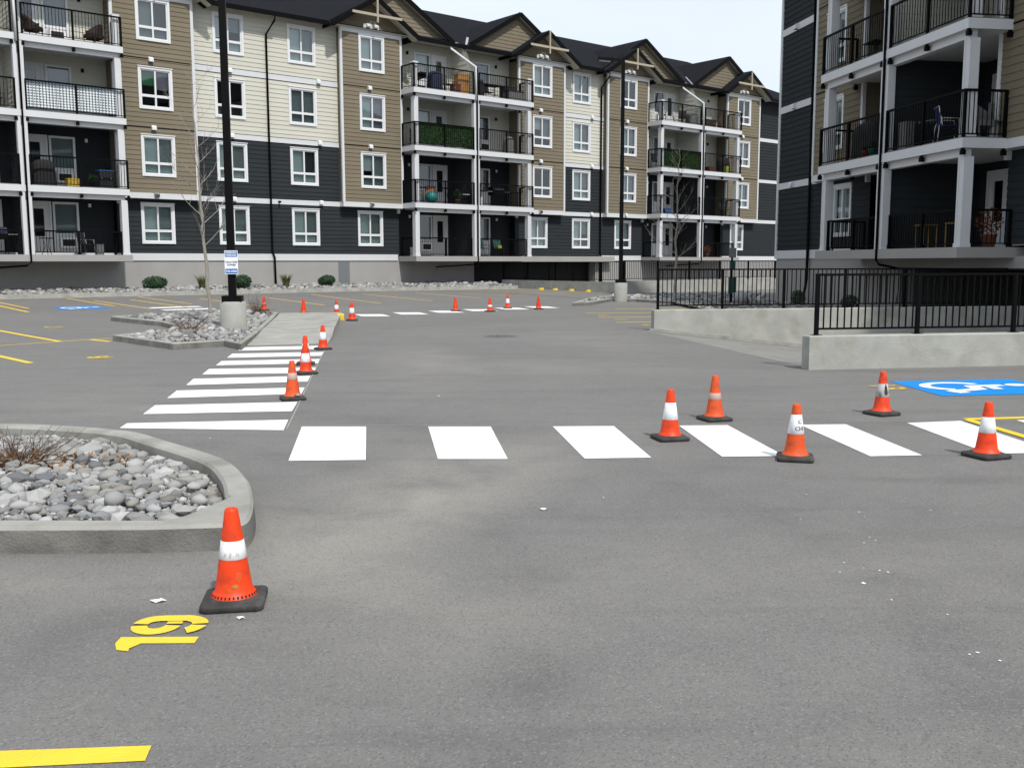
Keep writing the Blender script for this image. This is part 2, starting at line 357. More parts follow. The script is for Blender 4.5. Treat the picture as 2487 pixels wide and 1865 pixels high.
# ---- crosswalks: each one a thing with its stripes as parts
def crosswalk(label, bars):
    c = bars[0][0]; t = thing('crosswalk', label, 'crosswalk')
    for bq in bars: flip_up(sheet(MB(), bq, .004).build('stripe', 'white_paint', t))
    return t
z1 = []
for far_l, near_l, near_r, far_r in [((652, 922), (623, 996), (790, 994), (791, 922)), ((925, 922), (946, 992), (1097, 992), (1060, 922)), ((1194, 921.5), (1263, 991), (1407, 989), (1326, 921)),
        ((1467, 920), (1560, 987), (1695, 985.5), (1572, 919)), ((1728, 918), (1880, 986), (1992, 984), (1827, 917))]:
    z1.append([dpx(*far_l), dpx(*near_l), dpx(*near_r), dpx(*far_r)])
z1 += [[(3.97, 9.74), (4.02, 8.13), (4.62, 8.18), (4.56, 9.86)], [(5.15, 9.9), (5.2, 8.28), (5.8, 8.33), (5.75, 9.95)]]
crosswalk('white zebra crosswalk of wide square-ended stripes leading towards the ramp wall', z1)
L2 = [(975, 1038), (918, 1075), (1190, 900), (1098, 968), (1357, 787), (1283, 845), (1484, 697), (1430, 745), (1604, 621), (1553, 663), (1700, 560), (1657, 593), (1782, 504), (1743, 535), (1862, 455), (1828, 480)]
R2 = [(277, 885), (245, 955), (338, 765), (302, 827), (387, 668), (365, 710), (427, 590), (405, 628), (463, 533), (445, 570), (488, 476), (475, 505), (516, 430), (497, 455), (540, 387), (522, 408)]
z2 = []
for i in range(8):
    a, b = [px(x/3.16, y/3.16+700) for x, y in L2[2*i:2*i+2]]; c, d = [px(x/2.765+600, y/2.765+700) for x, y in R2[2*i:2*i+2]]
    z2.append([a, b, d, c])
crosswalk('white zebra crosswalk of long stripes from the footpath to the stone planter', z2)
z3 = []; S0, S1 = Vector((-4.25, 29.86, 0)), Vector((1.05, 35.0, 0))
for i in range(6):
    c = S0+(S1-S0)*i/5; w = Vector((.42, .06, 0)); h = Vector((-.2, .5, 0))
    z3.append([c-w+h, c-w-h, c+w-h, c+w+h])
crosswalk('white zebra crosswalk with cones on it between footpath and lamp island', z3)
z4 = []
for i in range(4):
    c = Vector((-11.34, 33.19, 0))+Vector((.77, -1.04, 0))*i; w = Vector((.77, .64, 0))*.85; h = Vector((-.6, .8, 0))*.27
    z4.append([c-w+h, c-w-h, c+w-h, c+w+h])
crosswalk('short white zebra stripes in the aisle behind the sapling planter', z4)

line((-2.2, 9.61), (6.0, 9.93), .011, 'chalk_line', 'chalk', dz=.0025); line((-2.2, 9.45), (-3.7, 19.6), .012, 'chalk_line', 'chalk', dz=.0025)
# ---- painted stall lines
k4 = lambda x, y: px(x/3.16, y/3.16+700); k6 = lambda x, y: px(x/2.765+600, y/2.765+700)
flip_up(sheet(MB(), [px(-900, 1857), px(-900, 1910), px(352, 1849), px(368, 1812)]).build('parking_line', 'yellow_paint', GROUND))
for a, b, w in [((-300, 79), (220, 185), .11), ((-300, 270), (460, 410), .12), ((-200, 455), (850, 385), .07), ((700, 396), (845, 411), .12), ((-300, 455), (235, 575), .12)]:
    line(k4(*a), k4(*b), w)
# stalls nosed in to the long building
for (a, b) in [((720, 95), (1165, 160)), ((1000, 90), (1460, 150)), ((1530, 80), (2000, 140))]: line(k4(*a), k4(*b), .11, m='worn_yellow')
for (a, b) in [((120, 62), (520, 115)), ((430, 43), (900, 102)), ((780, 40), (1250, 87)), ((1130, 32), (1570, 68)), ((1430, 35), (1870, 55))]: line(k6(*a), k6(*b), .11, m='worn_yellow')
for u in (-9.6, -12.3, -15.0, -17.7): line(fa(u, 4.3), fa(u, 9.8), .11, m='worn_yellow')
for q, p0 in [(25.85, 7.2), (28.35, 7.35), (30.6, 7.5), (33.2, 9.2)]:
    line(pq(p0, q), pq(13.5, q), .12)
line(px(2345, 1018.5), px(2700, 1009), .11); line(px(2352, 1021), px(2700, 1124), .10, dz=.0075)

# ---- numbers and symbols
def glyphs(name, polys, m, mat4, label=None, cat=None, dz=.004, parent=None):
    mb = MB()
    for pi_, poly in enumerate(polys):
        vs = [mat4 @ Vector((x, y, 0)) for x, y in poly]; mb.add([(v.x, v.y, g(v.x, v.y)+dz+pi_*.00008) for v in vs], [tuple(range(len(poly)))])
    o = mb.build(name, m, parent, label=label, cat=cat); return flip_up(o)
def arcband(cx, cy, rx, ry, w, a0, a1, n=18):
    out = []
    for i in range(n):
        t0, t1 = R(a0+(a1-a0)*i/n), R(a0+(a1-a0)*(i+1)/n)
        out.append([(cx+rx*math.cos(t0), cy+ry*math.sin(t0)), (cx+rx*math.cos(t1), cy+ry*math.sin(t1)), (cx+(rx-w)*math.cos(t1), cy+(ry-w)*math.sin(t1)), (cx+(rx-w)*math.cos(t0), cy+(ry-w)*math.sin(t0))])
    return out
def stroke(pts, w):
    out = []
    for (x0, y0), (x1, y1) in zip(pts, pts[1:]):
        l_ = math.hypot(x1-x0, y1-y0) or 1; dx, dy = (x1-x0)/l_, (y1-y0)/l_; nx, ny = -dy*w/2, dx*w/2; e = w*.3
        out.append([(x0-dx*e+nx, y0-dy*e+ny), (x0-dx*e-nx, y0-dy*e-ny), (x1+dx*e-nx, y1+dy*e-ny), (x1+dx*e+nx, y1+dy*e+ny)])
    return out
def frame2d(o, ux, uy): return Matrix(((ux[0], uy[0], 0, o[0]), (ux[1], uy[1], 0, o[1]), (0, 0, 1, 0), (0, 0, 0, 1)))
# stencilled "19": letters stand with their tops to the left, read walking away
one = [[(.0, .0), (.072, .0), (.072, .335), (.0, .335)], [(.0, .335), (-.07, .305), (-.085, .25), (-.055, .258), (.0, .225)]]
nine = arcband(.212, .226, .114, .110, .070, 96, 264, 22)+arcband(.212, .226, .114, .110, .070, 0, 84, 12)+[[(.222, .117), (.250, .119), (.250, .187), (.222, .187)]]
nine += [[(.256, .2255), (.326, .2255), (.326, .125), (.256, .125)]]+arcband(.212, .1245, .114, .1245, .070, -82, 0, 12)+arcband(.212, .108, .114, .108, .070, 205, 262, 8)
bx = px(472, 1563)
glyphs('stall_number', one+nine, 'yellow_paint', frame2d((bx.x, bx.y), (-.04, 1.), (-1., -.01)), 'yellow stencilled number 19 painted on the asphalt', 'painted number')
def text_polys(s, size):
    cu = bpy.data.curves.new('txt', 'FONT'); cu.body = s; cu.size = size; cu.resolution_u = 3; cu.offset = size*.025
    o = bpy.data.objects.new('txt', cu); COL.objects.link(o); dg = bpy.context.evaluated_depsgraph_get()
    me = bpy.data.meshes.new_from_object(o.evaluated_get(dg)); pol = [[(me.vertices[i].co.x, me.vertices[i].co.y) for i in p.vertices] for p in me.polygons]
    bpy.data.objects.remove(o); bpy.data.meshes.remove(me); bpy.data.curves.remove(cu)
    xs = [x for q in pol for x, y in q]; x0 = min(xs); return [[(x-x0, y) for x, y in q] for q in pol], max(xs)-x0
def number(s, o, up, rd, m, label, size=.46): pl, w = text_polys(s, size); glyphs('stall_number', pl, m, frame2d(o, rd, up), label, 'painted number')
p13 = px(2117, 940); number('13', (p13.x, p13.y+.10), (.99, .12), (.12, -.99), 'worn_yellow', 'worn yellow number 13 beside the blue accessible stall square', .5)
n1 = k4(690, 531); number('18', (n1.x+.45, n1.y-.1), (-.77, -.64), (-.64, .77), 'yellow_paint', 'small yellow stall number on asphalt in front of the kerb point', .5)
n2 = k4(360, 297); number('17', (n2.x+.45, n2.y-.1), (-.77, -.64), (-.64, .77), 'yellow_paint', 'small yellow stall number beyond the long yellow stall line', .5)
for (x, y, s) in [(2.62, 30.3, '16'), (2.92, 28.1, '15'), (3.28, 25.55, '14')]:
    number(s, (x, y+.18), (.986, .165), (.165, -.986), 'worn_yellow', {'16': 'faded yellow stall number farthest from the ramp wall', '15': 'faded yellow stall number between two faded stall lines', '14': 'faded yellow stall number just beyond the ramp wall corner'}[s], .5)
def wheelchair(o, ux, uy, size, label, mblue, dz=.004):
    """symbol square: ux = symbol's right, uy = symbol's up (unit square scaled by size)"""
    t = thing('accessible_symbol', label, 'painted symbol')
    fr = frame2d(o, (ux[0]*size, ux[1]*size), (uy[0]*size, uy[1]*size))
    glyphs('blue_square', [[(x0, y0), (x0+.25, y0), (x0+.25, y0+.25), (x0, y0+.25)] for x0 in (-.5, -.25, 0, .25) for y0 in (-.5, -.25, 0, .25)], mblue, fr, parent=t, dz=dz)
    wh = arcband(-.06, -.15, .28, .27, .085, 118, 335, 26)
    wh += stroke([(-.05, .19), (-.03, -.04), (.16, -.06), (.25, -.30), (.34, -.27)], .10)+stroke([(-.045, .09), (.16, .08)], .08)
    wh += [[(-.055+.085*math.cos(2*math.pi*i/14), .33+.085*math.sin(2*math.pi*i/14)) for i in range(14)]]
    glyphs('wheelchair_mark', wh, 'white_paint', fr, parent=t, dz=dz+.004)
bs = 1.5
wheelchair((5.1+.93+.0, 12.47+.13), (.03, -1), (1.16, .16), bs, 'blue square with white wheelchair mark on asphalt before the ramp wall', 'blue_paint')
bc = k4(620, 152)
wheelchair((bc.x, bc.y), (.64*1., -.77), (.77, .64), 1.45, 'blue square with white wheelchair mark in stall near the long building', 'blue_paint')

# ---- manhole, scraps of paper
mh = thing('manhole_cover', 'dark round iron manhole cover set in the drive aisle', 'manhole cover', px(1215, 817))
mbm = MB(); mbm.lathe([(0.001, .008), (.30, .008), (.33, .004), (.345, .001)], 28); mbm.build('lid', 'manhole_iron', mh)
mbr = MB(); mbr.lathe([(.35, .0015), (.38, .006), (.40, .0015)], 28); mbr.build('ring', 'manhole_iron', mh)
mbx = MB()
for i in range(-3, 4):
    for j in range(-3, 4):
        if i*i+j*j < 11: mbx.box(i*.08-.02, i*.08+.02, j*.08-.02, j*.08+.02, .008, .013)
mbx.build('tread', 'manhole_iron', mh, kind='stuff')
for (x, y, s, lab) in [(385, 1461, .05, 'crumpled white paper scrap on asphalt beside the stencilled 19'), (585, 1503, .024, 'tiny white scrap on asphalt just below the front cone base'), (1320, 1238, .038, 'flat white paper scrap alone on the open asphalt')]:
    p = px(x, y); mb = MB(); a = random.random()
    pts = [(math.cos(t*6.283/6+a)*s*(1.1 if t % 3 else 1.5)*.55, math.sin(t*6.283/6+a)*s*.42, .004+.008*(t % 2)) for t in range(6)]
    mb.add(pts+[(0, 0, .014)], [(i, (i+1) % 6, 6) for i in range(6)]); mb.build('paper_scrap', 'paper', loc=p, label=lab, cat='paper')
mb = MB(); rr = random.Random(3)
def fleck(x, y, s):
    s *= .72
    p = px(x, y); a = rr.random()*6; mb.add([(p.x+math.cos(a+k*1.57)*s*rr.uniform(.5, 1.2), p.y+math.sin(a+k*1.57)*s*rr.uniform(.5, 1.2), p.z+.0035) for k in range(4)], [(0, 1, 2, 3)])
for (x, y, s) in [(2098, 1319, .012), (2040, 1390, .01), (2050, 1367, .009), (2098, 1417, .02), (2098, 1380, .008), (2136, 1386, .01), (2156, 1390, .012), (2165, 1457, .012), (2301, 1493, .009), (2374, 1585, .016), (2354, 1590, .01), (2428, 1605, .01), (1959, 1201, .009), (2087, 1244, .012), (2100, 1255, .009), (1945, 1262, .008), (1466, 1209, .014), (2260, 1240, .01), (510, 1065, .02), (2112, 1305, .01), (2126, 1313, .01), (1065, 962, .03)]: fleck(x, y, s)
flip_up(mb.build('paint_flecks', 'paper', GROUND, kind='stuff'))

# ================================================================== STONES, KERBS, PLANTERS
def ico(sub, seed, rough=.30):
    bm = bmesh.new(); bmesh.ops.create_icosphere(bm, subdivisions=sub, radius=1); r = random.Random(seed)
    ax = [Vector((r.gauss(0, 1), r.gauss(0, 1), r.gauss(0, 1))).normalized() for _ in range(5)]; am = [r.uniform(-rough, rough) for _ in ax]
    for v in bm.verts:
        k = 1.+sum(a*max(0, v.co.dot(d))**2 for a, d in zip(am, ax)); 
        for d in ax[:4]:
            e = v.co.dot(d)
            if e > .62: k *= .62/e*.75+.25
        v.co *= k*r.uniform(.93, 1.06)
    vs = [tuple(v.co) for v in bm.verts]; fs = [tuple(q.index for q in f.verts) for f in bm.faces]; bm.free(); return vs, fs
ROCKS = [ico(1, i) for i in range(14)]
def rock_mesh(i): 
    def fn():
        mb = MB(); mb.add(ROCKS[i][0], ROCKS[i][1], 0, i % 2 == 0); return mb.mesh('stone', 'river_stone')
    return cached(('rock', i), fn)
SMALL = [ico(1, 40+i) for i in range(10)]
def inside(p, poly):
    c = False; n = len(poly)
    for i in range(n):
        a, b = poly[i], poly[i-1]
        if (a[1] > p[1]) != (b[1] > p[1]) and p[0] < (b[0]-a[0])*(p[1]-a[1])/(b[1]-a[1])+a[0]: c = not c
    return c
def edge_dist(p, poly):
    d = 9e9; p = Vector(p)
    for i in range(len(poly)):
        a = Vector(poly[i-1]); b = Vector(poly[i]); t = max(0, min(1, (p-a).dot(b-a)/max((b-a).length_squared, 1e-9))); d = min(d, (p-a-(b-a)*t).length)
    return d
def add_rock(mb, src, loc, sx, sy, sz, rz, tilt):
    m = Matrix.Translation(loc) @ Matrix.Rotation(rz, 4, 'Z') @ Matrix.Rotation(tilt, 4, 'X') @ Matrix.Diagonal((sx, sy, sz, 1))
    mb.add([m @ Vector(v) for v in src[0]], src[1], 0, src in ROCKS or SMALL.index(src) % 2 == 0)
def stones(parent, poly, zf, sizes, n_ind, n_tot, seed, fill=(.03, .055), nfill=600, region=None):
    """individual stones (largest) + one joined mesh of small fill"""
    r = random.Random(seed); xs = [p[0] for p in (region or poly)]; ys = [p[1] for p in (region or poly)]; placed = []
    cand = sorted([r.choices(sizes, [1, 3, 6, 6, 4][:len(sizes)])[0]*r.uniform(.8, 1.2) for _ in range(n_tot)], reverse=True)
    cell = .3; grid = {}
    for s in cand:
        for _ in range(25):
            p = (r.uniform(min(xs), max(xs)), r.uniform(min(ys), max(ys)))
            if not inside(p, poly) or (region and not inside(p, region)): continue
            ci, cj = int(p[0]//cell), int(p[1]//cell); ok = True
            for i in (ci-1, ci, ci+1):
                for j in (cj-1, cj, cj+1):
                    for q in grid.get((i, j), ()):
                        if (p[0]-q[0])**2+(p[1]-q[1])**2 < (.78*(s+q[2]))**2: ok = False; break
            if ok and edge_dist(p, poly) > s*.85: placed.append((p[0], p[1], s)); grid.setdefault((ci, cj), []).append(placed[-1]); break
    mb = MB()
    for i, (x, y, s) in enumerate(placed):
        sx, sy, sz = s*r.uniform(.95, 1.35), s*r.uniform(.7, 1.), s*r.uniform(.5, .75); loc = Vector((x, y, zf(x, y)+sz*r.uniform(.15, .6))); rz = r.uniform(0, 6.28); tl = r.uniform(-.35, .35)
        if i < n_ind: ob('stone', rock_mesh(r.randrange(14)), parent, loc, scale=(sx, sy, sz), rot=(tl, 0, rz))
        else: add_rock(mb, SMALL[r.randrange(10)], loc, sx, sy, sz, rz, tl)
    for _ in range(nfill):
        p = (r.uniform(min(xs), max(xs)), r.uniform(min(ys), max(ys)))
        if not inside(p, poly) or edge_dist(p, poly) < .03: continue
        s = r.uniform(*fill); add_rock(mb, SMALL[r.randrange(10)], (p[0], p[1], zf(*p)+s*.35), s*r.uniform(.9, 1.4), s, s*.65, r.uniform(0, 6.28), r.uniform(-.4, .4))
    if mb.f: mb.build('small_stones', 'river_stone', parent, kind='stuff')
def offset_poly(poly, d):
    out = []; n = len(poly); ar = sum(poly[i-1][0]*poly[i][1]-poly[i][0]*poly[i-1][1] for i in range(n)); sg = 1 if ar > 0 else -1
    for i in range(n):
        a, b, c = Vector(poly[i-1]), Vector(poly[i]), Vector(poly[(i+1) % n]); e1 = (b-a).normalized(); e2 = (c-b).normalized()
        n1 = Vector((-e1.y, e1.x)); n2 = Vector((-e2.y, e2.x)); nn = (n1+n2); nn = nn.normalized() if nn.length > 1e-6 else n1
        k = d/max(.45, nn.dot(n1)); out.append(tuple(b+nn*k*sg))
    return out
def smooth_poly(pts, sharp=(), it=2):
    for _ in range(it):
        out = []
        for i in range(len(pts)):
            a, b = Vector(pts[i]), Vector(pts[(i+1) % len(pts)]); out += [tuple(a*.75+b*.25), tuple(a*.25+b*.75)]
        pts = out
    return pts
def kerb_ring(name, outer, h, w, parent=None, zb=None, base=-.02, fix=None):
    inner = offset_poly(outer, w)
    if fix: inner = fix(outer, inner)
    n = len(outer); mb = MB(); zf = zb or g; vs = []; cham = .02
    mid1 = offset_poly(outer, cham); mid2 = [tuple(Vector(q).lerp(Vector(p), cham/w)) for p, q in zip(outer, inner)]
    for k, (pl, dz) in enumerate(((offset_poly(outer, -.012), base), (outer, h-cham), (mid1, h), (mid2, h), (inner, h-cham), (inner, -.05))):
        vs += [(x, y, zf(x, y)+dz) for x, y in pl]
    fs = [(k*n+i, k*n+(i+1) % n, (k+1)*n+(i+1) % n, (k+1)*n+i) for k in range(5) for i in range(n)]
    mb.add(vs, fs[n:]); mb.f += [list(f) for f in fs[:n]]; mb.m += [1]*n; mb.sm += [False]*n; o = mb.build(name, ['kerb', 'kerb_grimy'], parent); bm = bmesh.new(); bm.from_mesh(o.data); bmesh.ops.recalc_face_normals(bm, faces=bm.faces); bm.to_mesh(o.data); bm.free()
    return o, inner
def bed(name, poly, dz, parent, m='soil', bump=.0):
    mb = MB(); n = len(poly); cx = sum(p[0] for p in poly)/n; cy = sum(p[1] for p in poly)/n
    mb.add([(x, y, g(x, y)+dz) for x, y in poly], [tuple(range(n))]); return flip_up(mb.build(name, m, parent))
def twigs(name, parent, loc, h, n, spread, seed, m='dry_twig'):
    r = random.Random(seed); mb = MB()
    for _ in range(n):
        a = r.uniform(0, 6.28); q = Vector((math.cos(a)*r.uniform(0, .1)*spread, math.sin(a)*r.uniform(0, .1)*spread, 0)); d = Vector((math.cos(a)*spread*r.uniform(.3, 1.2), math.sin(a)*spread*r.uniform(.3, 1.2), h*r.uniform(.5, 1.1))); pts = [q]
        for k in range(4): pts.append(pts[-1]+d*.25+Vector((r.gauss(0, .03), r.gauss(0, .03), r.gauss(0, .025)))*h*3)
        r0 = .0032+.0022*r.random(); mb.tube(pts, [r0, r0*.8, r0*.65, r0*.5, r0*.3], 4, cap=False)
        for k in range(3):
            b = pts[r.randrange(1, 4)]; e = b+Vector((r.gauss(0, 1), r.gauss(0, 1), r.uniform(.2, 1))).normalized()*h*r.uniform(.15, .35); mb.tube([b, e], [r0*.5, r0*.25], 3, cap=False)
    return mb.build(name, m, parent, loc=loc)
def litter(name, parent, loc, rx, ry, n, seed, m='dry_leaf'):
    r = random.Random(seed); mb = MB()
    for _ in range(n):
        a = r.uniform(0, 6.28); d = r.random()**.6; c = Vector((math.cos(a)*rx*d, math.sin(a)*ry*d, r.uniform(.0, .12)*(1-d*.6))); s = r.uniform(.015, .045); t = Vector((r.gauss(0, 1), r.gauss(0, 1), r.gauss(0, .5))).normalized(); b = t.cross(Vector((0, 0, 1))).normalized()
        mb.quad(c-t*s, c+b*s*.4, c+t*s, c-b*s*.4)
    return mb.build(name, m, parent, loc=loc, kind='stuff')

# near planter
npts = [(atz(x, y, .15).x, atz(x, y, .15).y) for x, y in [(127, 1031), (217, 1034), (311, 1045), (398, 1067), (470, 1087), (543, 1112), (597, 1155), (613, 1195), (614, 1232), (600, 1262), (570, 1272), (362, 1278), (0, 1280)]]
def catmull(pts, k=4):
    out = []; P = [Vector(q) for q in pts]
    for i in range(len(P)-1):
        a, b, c, d = P[max(i-1, 0)], P[i], P[i+1], P[min(i+2, len(P)-1)]
        for j in range(k): t = j/k; v = .5*((2*b)+(c-a)*t+(2*a-5*b+4*c-d)*t*t+(3*b-a-3*c+d)*t**3); out.append((v.x, v.y))
    return out+[tuple(P[-1])]
outer = [(-9.2, 9.1), (-7, 9.2)]+catmull([(-5.4, 8.97), (-4.75, 8.93)]+[q for i, q in enumerate(npts[:-2]) if i not in (1, 4)])+npts[-2:]+[(-4.5, 5.33), (-9.2, 5.35)]
PL = thing('stone_planter', 'concrete kerbed planter full of grey river stones beside the front cone', 'planter')
def corner_fix(o, i):                                   # the kerb broadens at the blunt corner
    A, B = atz(556, 1205, .15), atz(400, 1262, .15); idx = [k for k, q in enumerate(o) if q[1] < 6.1 and q[0] > -2.15]
    a, b = (A, B) if o[idx[0]][1] > o[idx[-1]][1] else (B, A)
    for n_, k in enumerate(idx): t = (n_+.0)/(len(idx)-1); v = a.lerp(b, t); i[k] = (v.x, v.y)
    return i
_, inner = kerb_ring('kerb_edge', outer, .15, .17, PL, fix=corner_fix)
bed('soil', inner, .055, PL)
vis = [(-5.2, 9.2), (-1.4, 9.2), (-1.4, 5.2), (-3.4, 5.2)]
def bedz(x, y): return .055+.055*max(0, min(1, (edge_dist((x, y), inner)-.05)/.5))
stones(PL, inner, bedz, [.072, .050, .038, .029, .023], 300, 3000, 5, (.014, .026), 5000, vis)
for x, y, s_, k in [(215, 1095, .13, 1), (150, 1085, .10, 4), (40, 1165, .11, 7), (20, 1215, .12, 9), (85, 1210, .10, 11), (270, 1185, .085, 3), (330, 1125, .09, 6), (470, 1180, .06, 8)]:
    p = atz(x, y, .13); ob('stone', rock_mesh(k), PL, (p.x, p.y, .125), scale=(s_*1.15, s_*.8, s_*.62), rot=(.2, -.15, k*1.3))
stones(PL, inner, bedz, [.08, .06, .045], 0, 500, 6, (.025, .04), 1200, [(-9, 9), (-5.2, 9), (-3.4, 5.3), (-9, 5.3)])
sp = atz(100, 1130, .1)
DS = thing('dry_shrub', 'leafless reddish brown shrub among the stones of the near planter', 'shrub', (sp.x-.15, sp.y-.05, .08))
twigs('twigs', DS, (0, 0, 0), .27, 80, .40, 3); litter('dry_leaves', DS, (.1, 0, .02), .75, .4, 420, 4)

# lamp island
isl = [(atz(x, y, .13).x, atz(x, y, .13).y) for x, y in [(274, 813), (421, 833), (544, 825.5), (585, 834), (625, 806), (662, 776)]]+[(-6.9, 29.0), (-8.4, 29.6), (-9.8, 28.6), (-10.93, 26.76), (-8.9, 24.9), (-7.95, 23.4), (-7.75, 21.9)]
LI = thing('lamp_planter', 'kerbed stone planter with pointed ends round the lamp post footing', 'planter')
_, inn2 = kerb_ring('kerb_edge', isl, .13, .13, LI)
bed('soil', inn2, .07, LI)
stones(LI, inn2, lambda x, y: g(x, y)+.07+.06*min(1, edge_dist((x, y), inn2)/.6), [.13, .10, .08, .065, .055], 300, 1300, 15, (.035, .05), 2200)
for (x, y, h, s, lab) in [(455, 808, .42, .6, 'low brown leafless shrub in front of the lamp footing'), (628, 763, .45, .35, 'sparse reddish shrub behind the lamp footing')]:
    p = px(x, y, .13); t = thing('dry_shrub', lab, 'shrub', (p.x, p.y, g(p.x, p.y)+.12)); twigs('twigs', t, (0, 0, 0), h, 60, s, int(x)); litter('dry_leaves', t, (0, 0, .02), s*1.2, s*.9, 380, int(y))

# footpath between the crosswalks
fp_ = [Vector((-5.30, 19.25, .012)), Vector((-3.72, 19.75, .012)), Vector((-3.86, 21.0, .05)), Vector((-4.1, 22.6, .12)), Vector((-5.02, 29.0, .14)), Vector((-6.72, 28.5, .14)), Vector((-5.9, 23.6, .12)), Vector((-5.62, 21.4, .06))]
mb = MB(); n = len(fp_); top = [(v.x, v.y, v.z+g(v.x, v.y)) for v in fp_]; bot = [(v.x, v.y, -.05) for v in fp_]
mb.add(top+bot, [(0, 1, 2, 7), (7, 2, 3, 6), (6, 3, 4, 5)]+[(i, n+i, n+(i+1) % n, (i+1) % n) for i in range(n)])
flip = mb.build('footpath', 'concrete', kind='structure', label='pale concrete footpath slab joining the crosswalks beside the lamp planter')
bm = bmesh.new(); bm.from_mesh(flip.data); bmesh.ops.recalc_face_normals(bm, faces=bm.faces); bm.to_mesh(flip.data); bm.free()
line((-6.75, 29.12), (-5.0, 29.2), .14, 'kerb_paint_line', 'worn_yellow')
yk = px(831, 776); mb = MB(); mb.prism([(-.09, -.42, 0), (.09, -.42, 0), (.11, .42, 0), (-.07, .42, 0)], (0, 0, .15)); mb.build('yellow_kerb_end', 'yellow_paint', loc=(yk.x-.05, yk.y, yk.z), rotz=R(12), label='yellow painted kerb end at the corner of the footpath', cat='kerb')

# kerb and stone bed along the long building
KO = 3.45
def bedA(u, o): return .30+.20*max(0, min(1, (KO-.2-o)/(KO-.4)))-.0
kb = MB()
us = [-34+i for i in range(46)]
for a, b in zip(us, us[1:]):
    za, zb_ = g(*fa(a, KO+.2)[:2]), g(*fa(b, KO+.2)[:2])
    prof = [(KO+.55, .0), (KO+.55, .012), (KO+.02, .02), (KO, .15), (KO-.2, .16), (KO-.2, -.05)]
    for (o0, h0), (o1, h1) in zip(prof, prof[1:]): kb.quad(fa(a, o0, za+h0), fa(b, o0, zb_+h0), fa(b, o1, zb_+h1), fa(a, o1, za+h1))
K = kb.build('kerb', 'kerb', kind='structure', label='long concrete kerb and gutter in front of the long building')
mb = MB()
for a, b in zip(us, us[1:]):
    for o0, o1 in ((KO-.2, 2.2), (2.2, .9), (.9, -.6)): mb.quad(fa(a, o0, bedA(a, o0)+.06), fa(b, o0, bedA(b, o0)+.06), fa(b, o1, bedA(b, o1)+.06), fa(a, o1, bedA(a, o1)+.06))
BA = flip_up(mb.build('stone_bed', 'soil', kind='structure', label='gravel and cobble bed between kerb and long building'))
mb = MB(); r = random.Random(11)
for _ in range(3600):
    u = r.uniform(-24, 11.3); o = r.uniform(0.05, KO-.25); s = r.choice([.05, .06, .08, .08, .11, .14])*r.uniform(.8, 1.2); p = fa(u, o, bedA(u, o)+.06+s*.2)
    add_rock(mb, SMALL[r.randrange(10)], p, s*r.uniform(.9, 1.4), s, s*.65, r.uniform(0, 6.28), r.uniform(-.4, .4))
mb.build('cobbles', 'river_stone', BA, kind='stuff')

# right lamp island
ri = [px(1395, 744), px(1450, 730), px(1490, 728), px(1540, 733), px(1590, 733)]
ro = [(2.2, 35.9), (2.9, 39.2), (3.5, 41.3), (4.4, 42.6), (9.5, 46.9), (12.2, 47.2), (10.4, 41.2), (9.9, 39.0), (6.2, 38.0), (5.0, 39.6), (4.0, 39.8), (2.9, 36.6)]
RI = thing('corner_planter', 'low kerbed stone planter round the second lamp post and sapling', 'planter')
_, inn3 = kerb_ring('kerb_edge', ro, .13, .22, RI); bed('soil', inn3, .08, RI)
stones(RI, inn3, lambda x, y: g(x, y)+.09, [.16, .12, .1], 200, 420, 25, (.05, .08), 900)
# bed between the ramp wall and the near building
nb = [pq(10.6, 23.4), pq(16.9, 23.4), pq(16.9, 38), pq(12.4, 37), pq(12.0, 34)]
NBD = bed('stone_bed', nb, .09, None); NBD['kind'] = 'structure'; NBD['label'] = 'stone bed beside the foundation of the near dark building'
mb = MB()
for _ in range(900):
    p = pq(r.uniform(10.6, 16.9), r.uniform(23.4, 38))
    if inside(p, nb): s = r.uniform(.06, .13); add_rock(mb, SMALL[r.randrange(10)], (*p, g(*p)+.1), s*1.2, s, s*.6, r.uniform(0, 6), 0)
mb.build('cobbles', 'river_stone', NBD, kind='stuff')

# ================================================================== RAMP, WALLS, RAILINGS
def pqw(p, q, z): x, y = pq(p, q); return Vector((x, y, z))
mb = MB(); NR = 12
for i in range(NR):
    a, b = RAMP_P+i*14/NR, RAMP_P+(i+1)*14/NR
    for q0, q1 in ((RAMP_Q0-.1, 18.3), (18.3, RAMP_Q1+.1)): mb.quad(pqw(a, q0, rampz(a)), pqw(b, q0, rampz(b)), pqw(b, q1, rampz(b)), pqw(a, q1, rampz(a)))
mb.build('ramp', 'ramp_concrete', kind='structure', label='pale concrete ramp going down between two low walls')
def wall_pq(label, p0, p1, q0, q1, zt, zb=-2.2, bev=.02, joints=()):
    t = thing('retaining_wall', label, 'wall')
    mb = MB(); c = [(p0, q0), (p1, q0), (p1, q1), (p0, q1)]
    lo = [pqw(p, q, zb) for p, q in c]; hi = [pqw(p, q, zt-bev) for p, q in c]; ins = [(p0+bev, q0+bev), (p1-bev, q0+bev), (p1-bev, q1-bev), (p0+bev, q1-bev)]; tp = [pqw(p, q, zt) for p, q in ins]
    mb.add(lo+hi+tp, [(0, 1, 5, 4), (1, 2, 6, 5), (2, 3, 7, 6), (3, 0, 4, 7), (4, 5, 9, 8), (5, 6, 10, 9), (6, 7, 11, 10), (7, 4, 8, 11), (8, 9, 10, 11)])
    mb.build('wall_body', 'wall_concrete', t); return t
wall_pq('low concrete ramp wall nearest the blue accessible square', 6.83, 17.2, 13.75, 13.99, .515)
wb = wall_pq('low concrete ramp wall with railing behind the ramp', 7.21, 17.0, 22.52, 22.76, .50)
mb = MB()                                               # kerb at the foot of the far wall
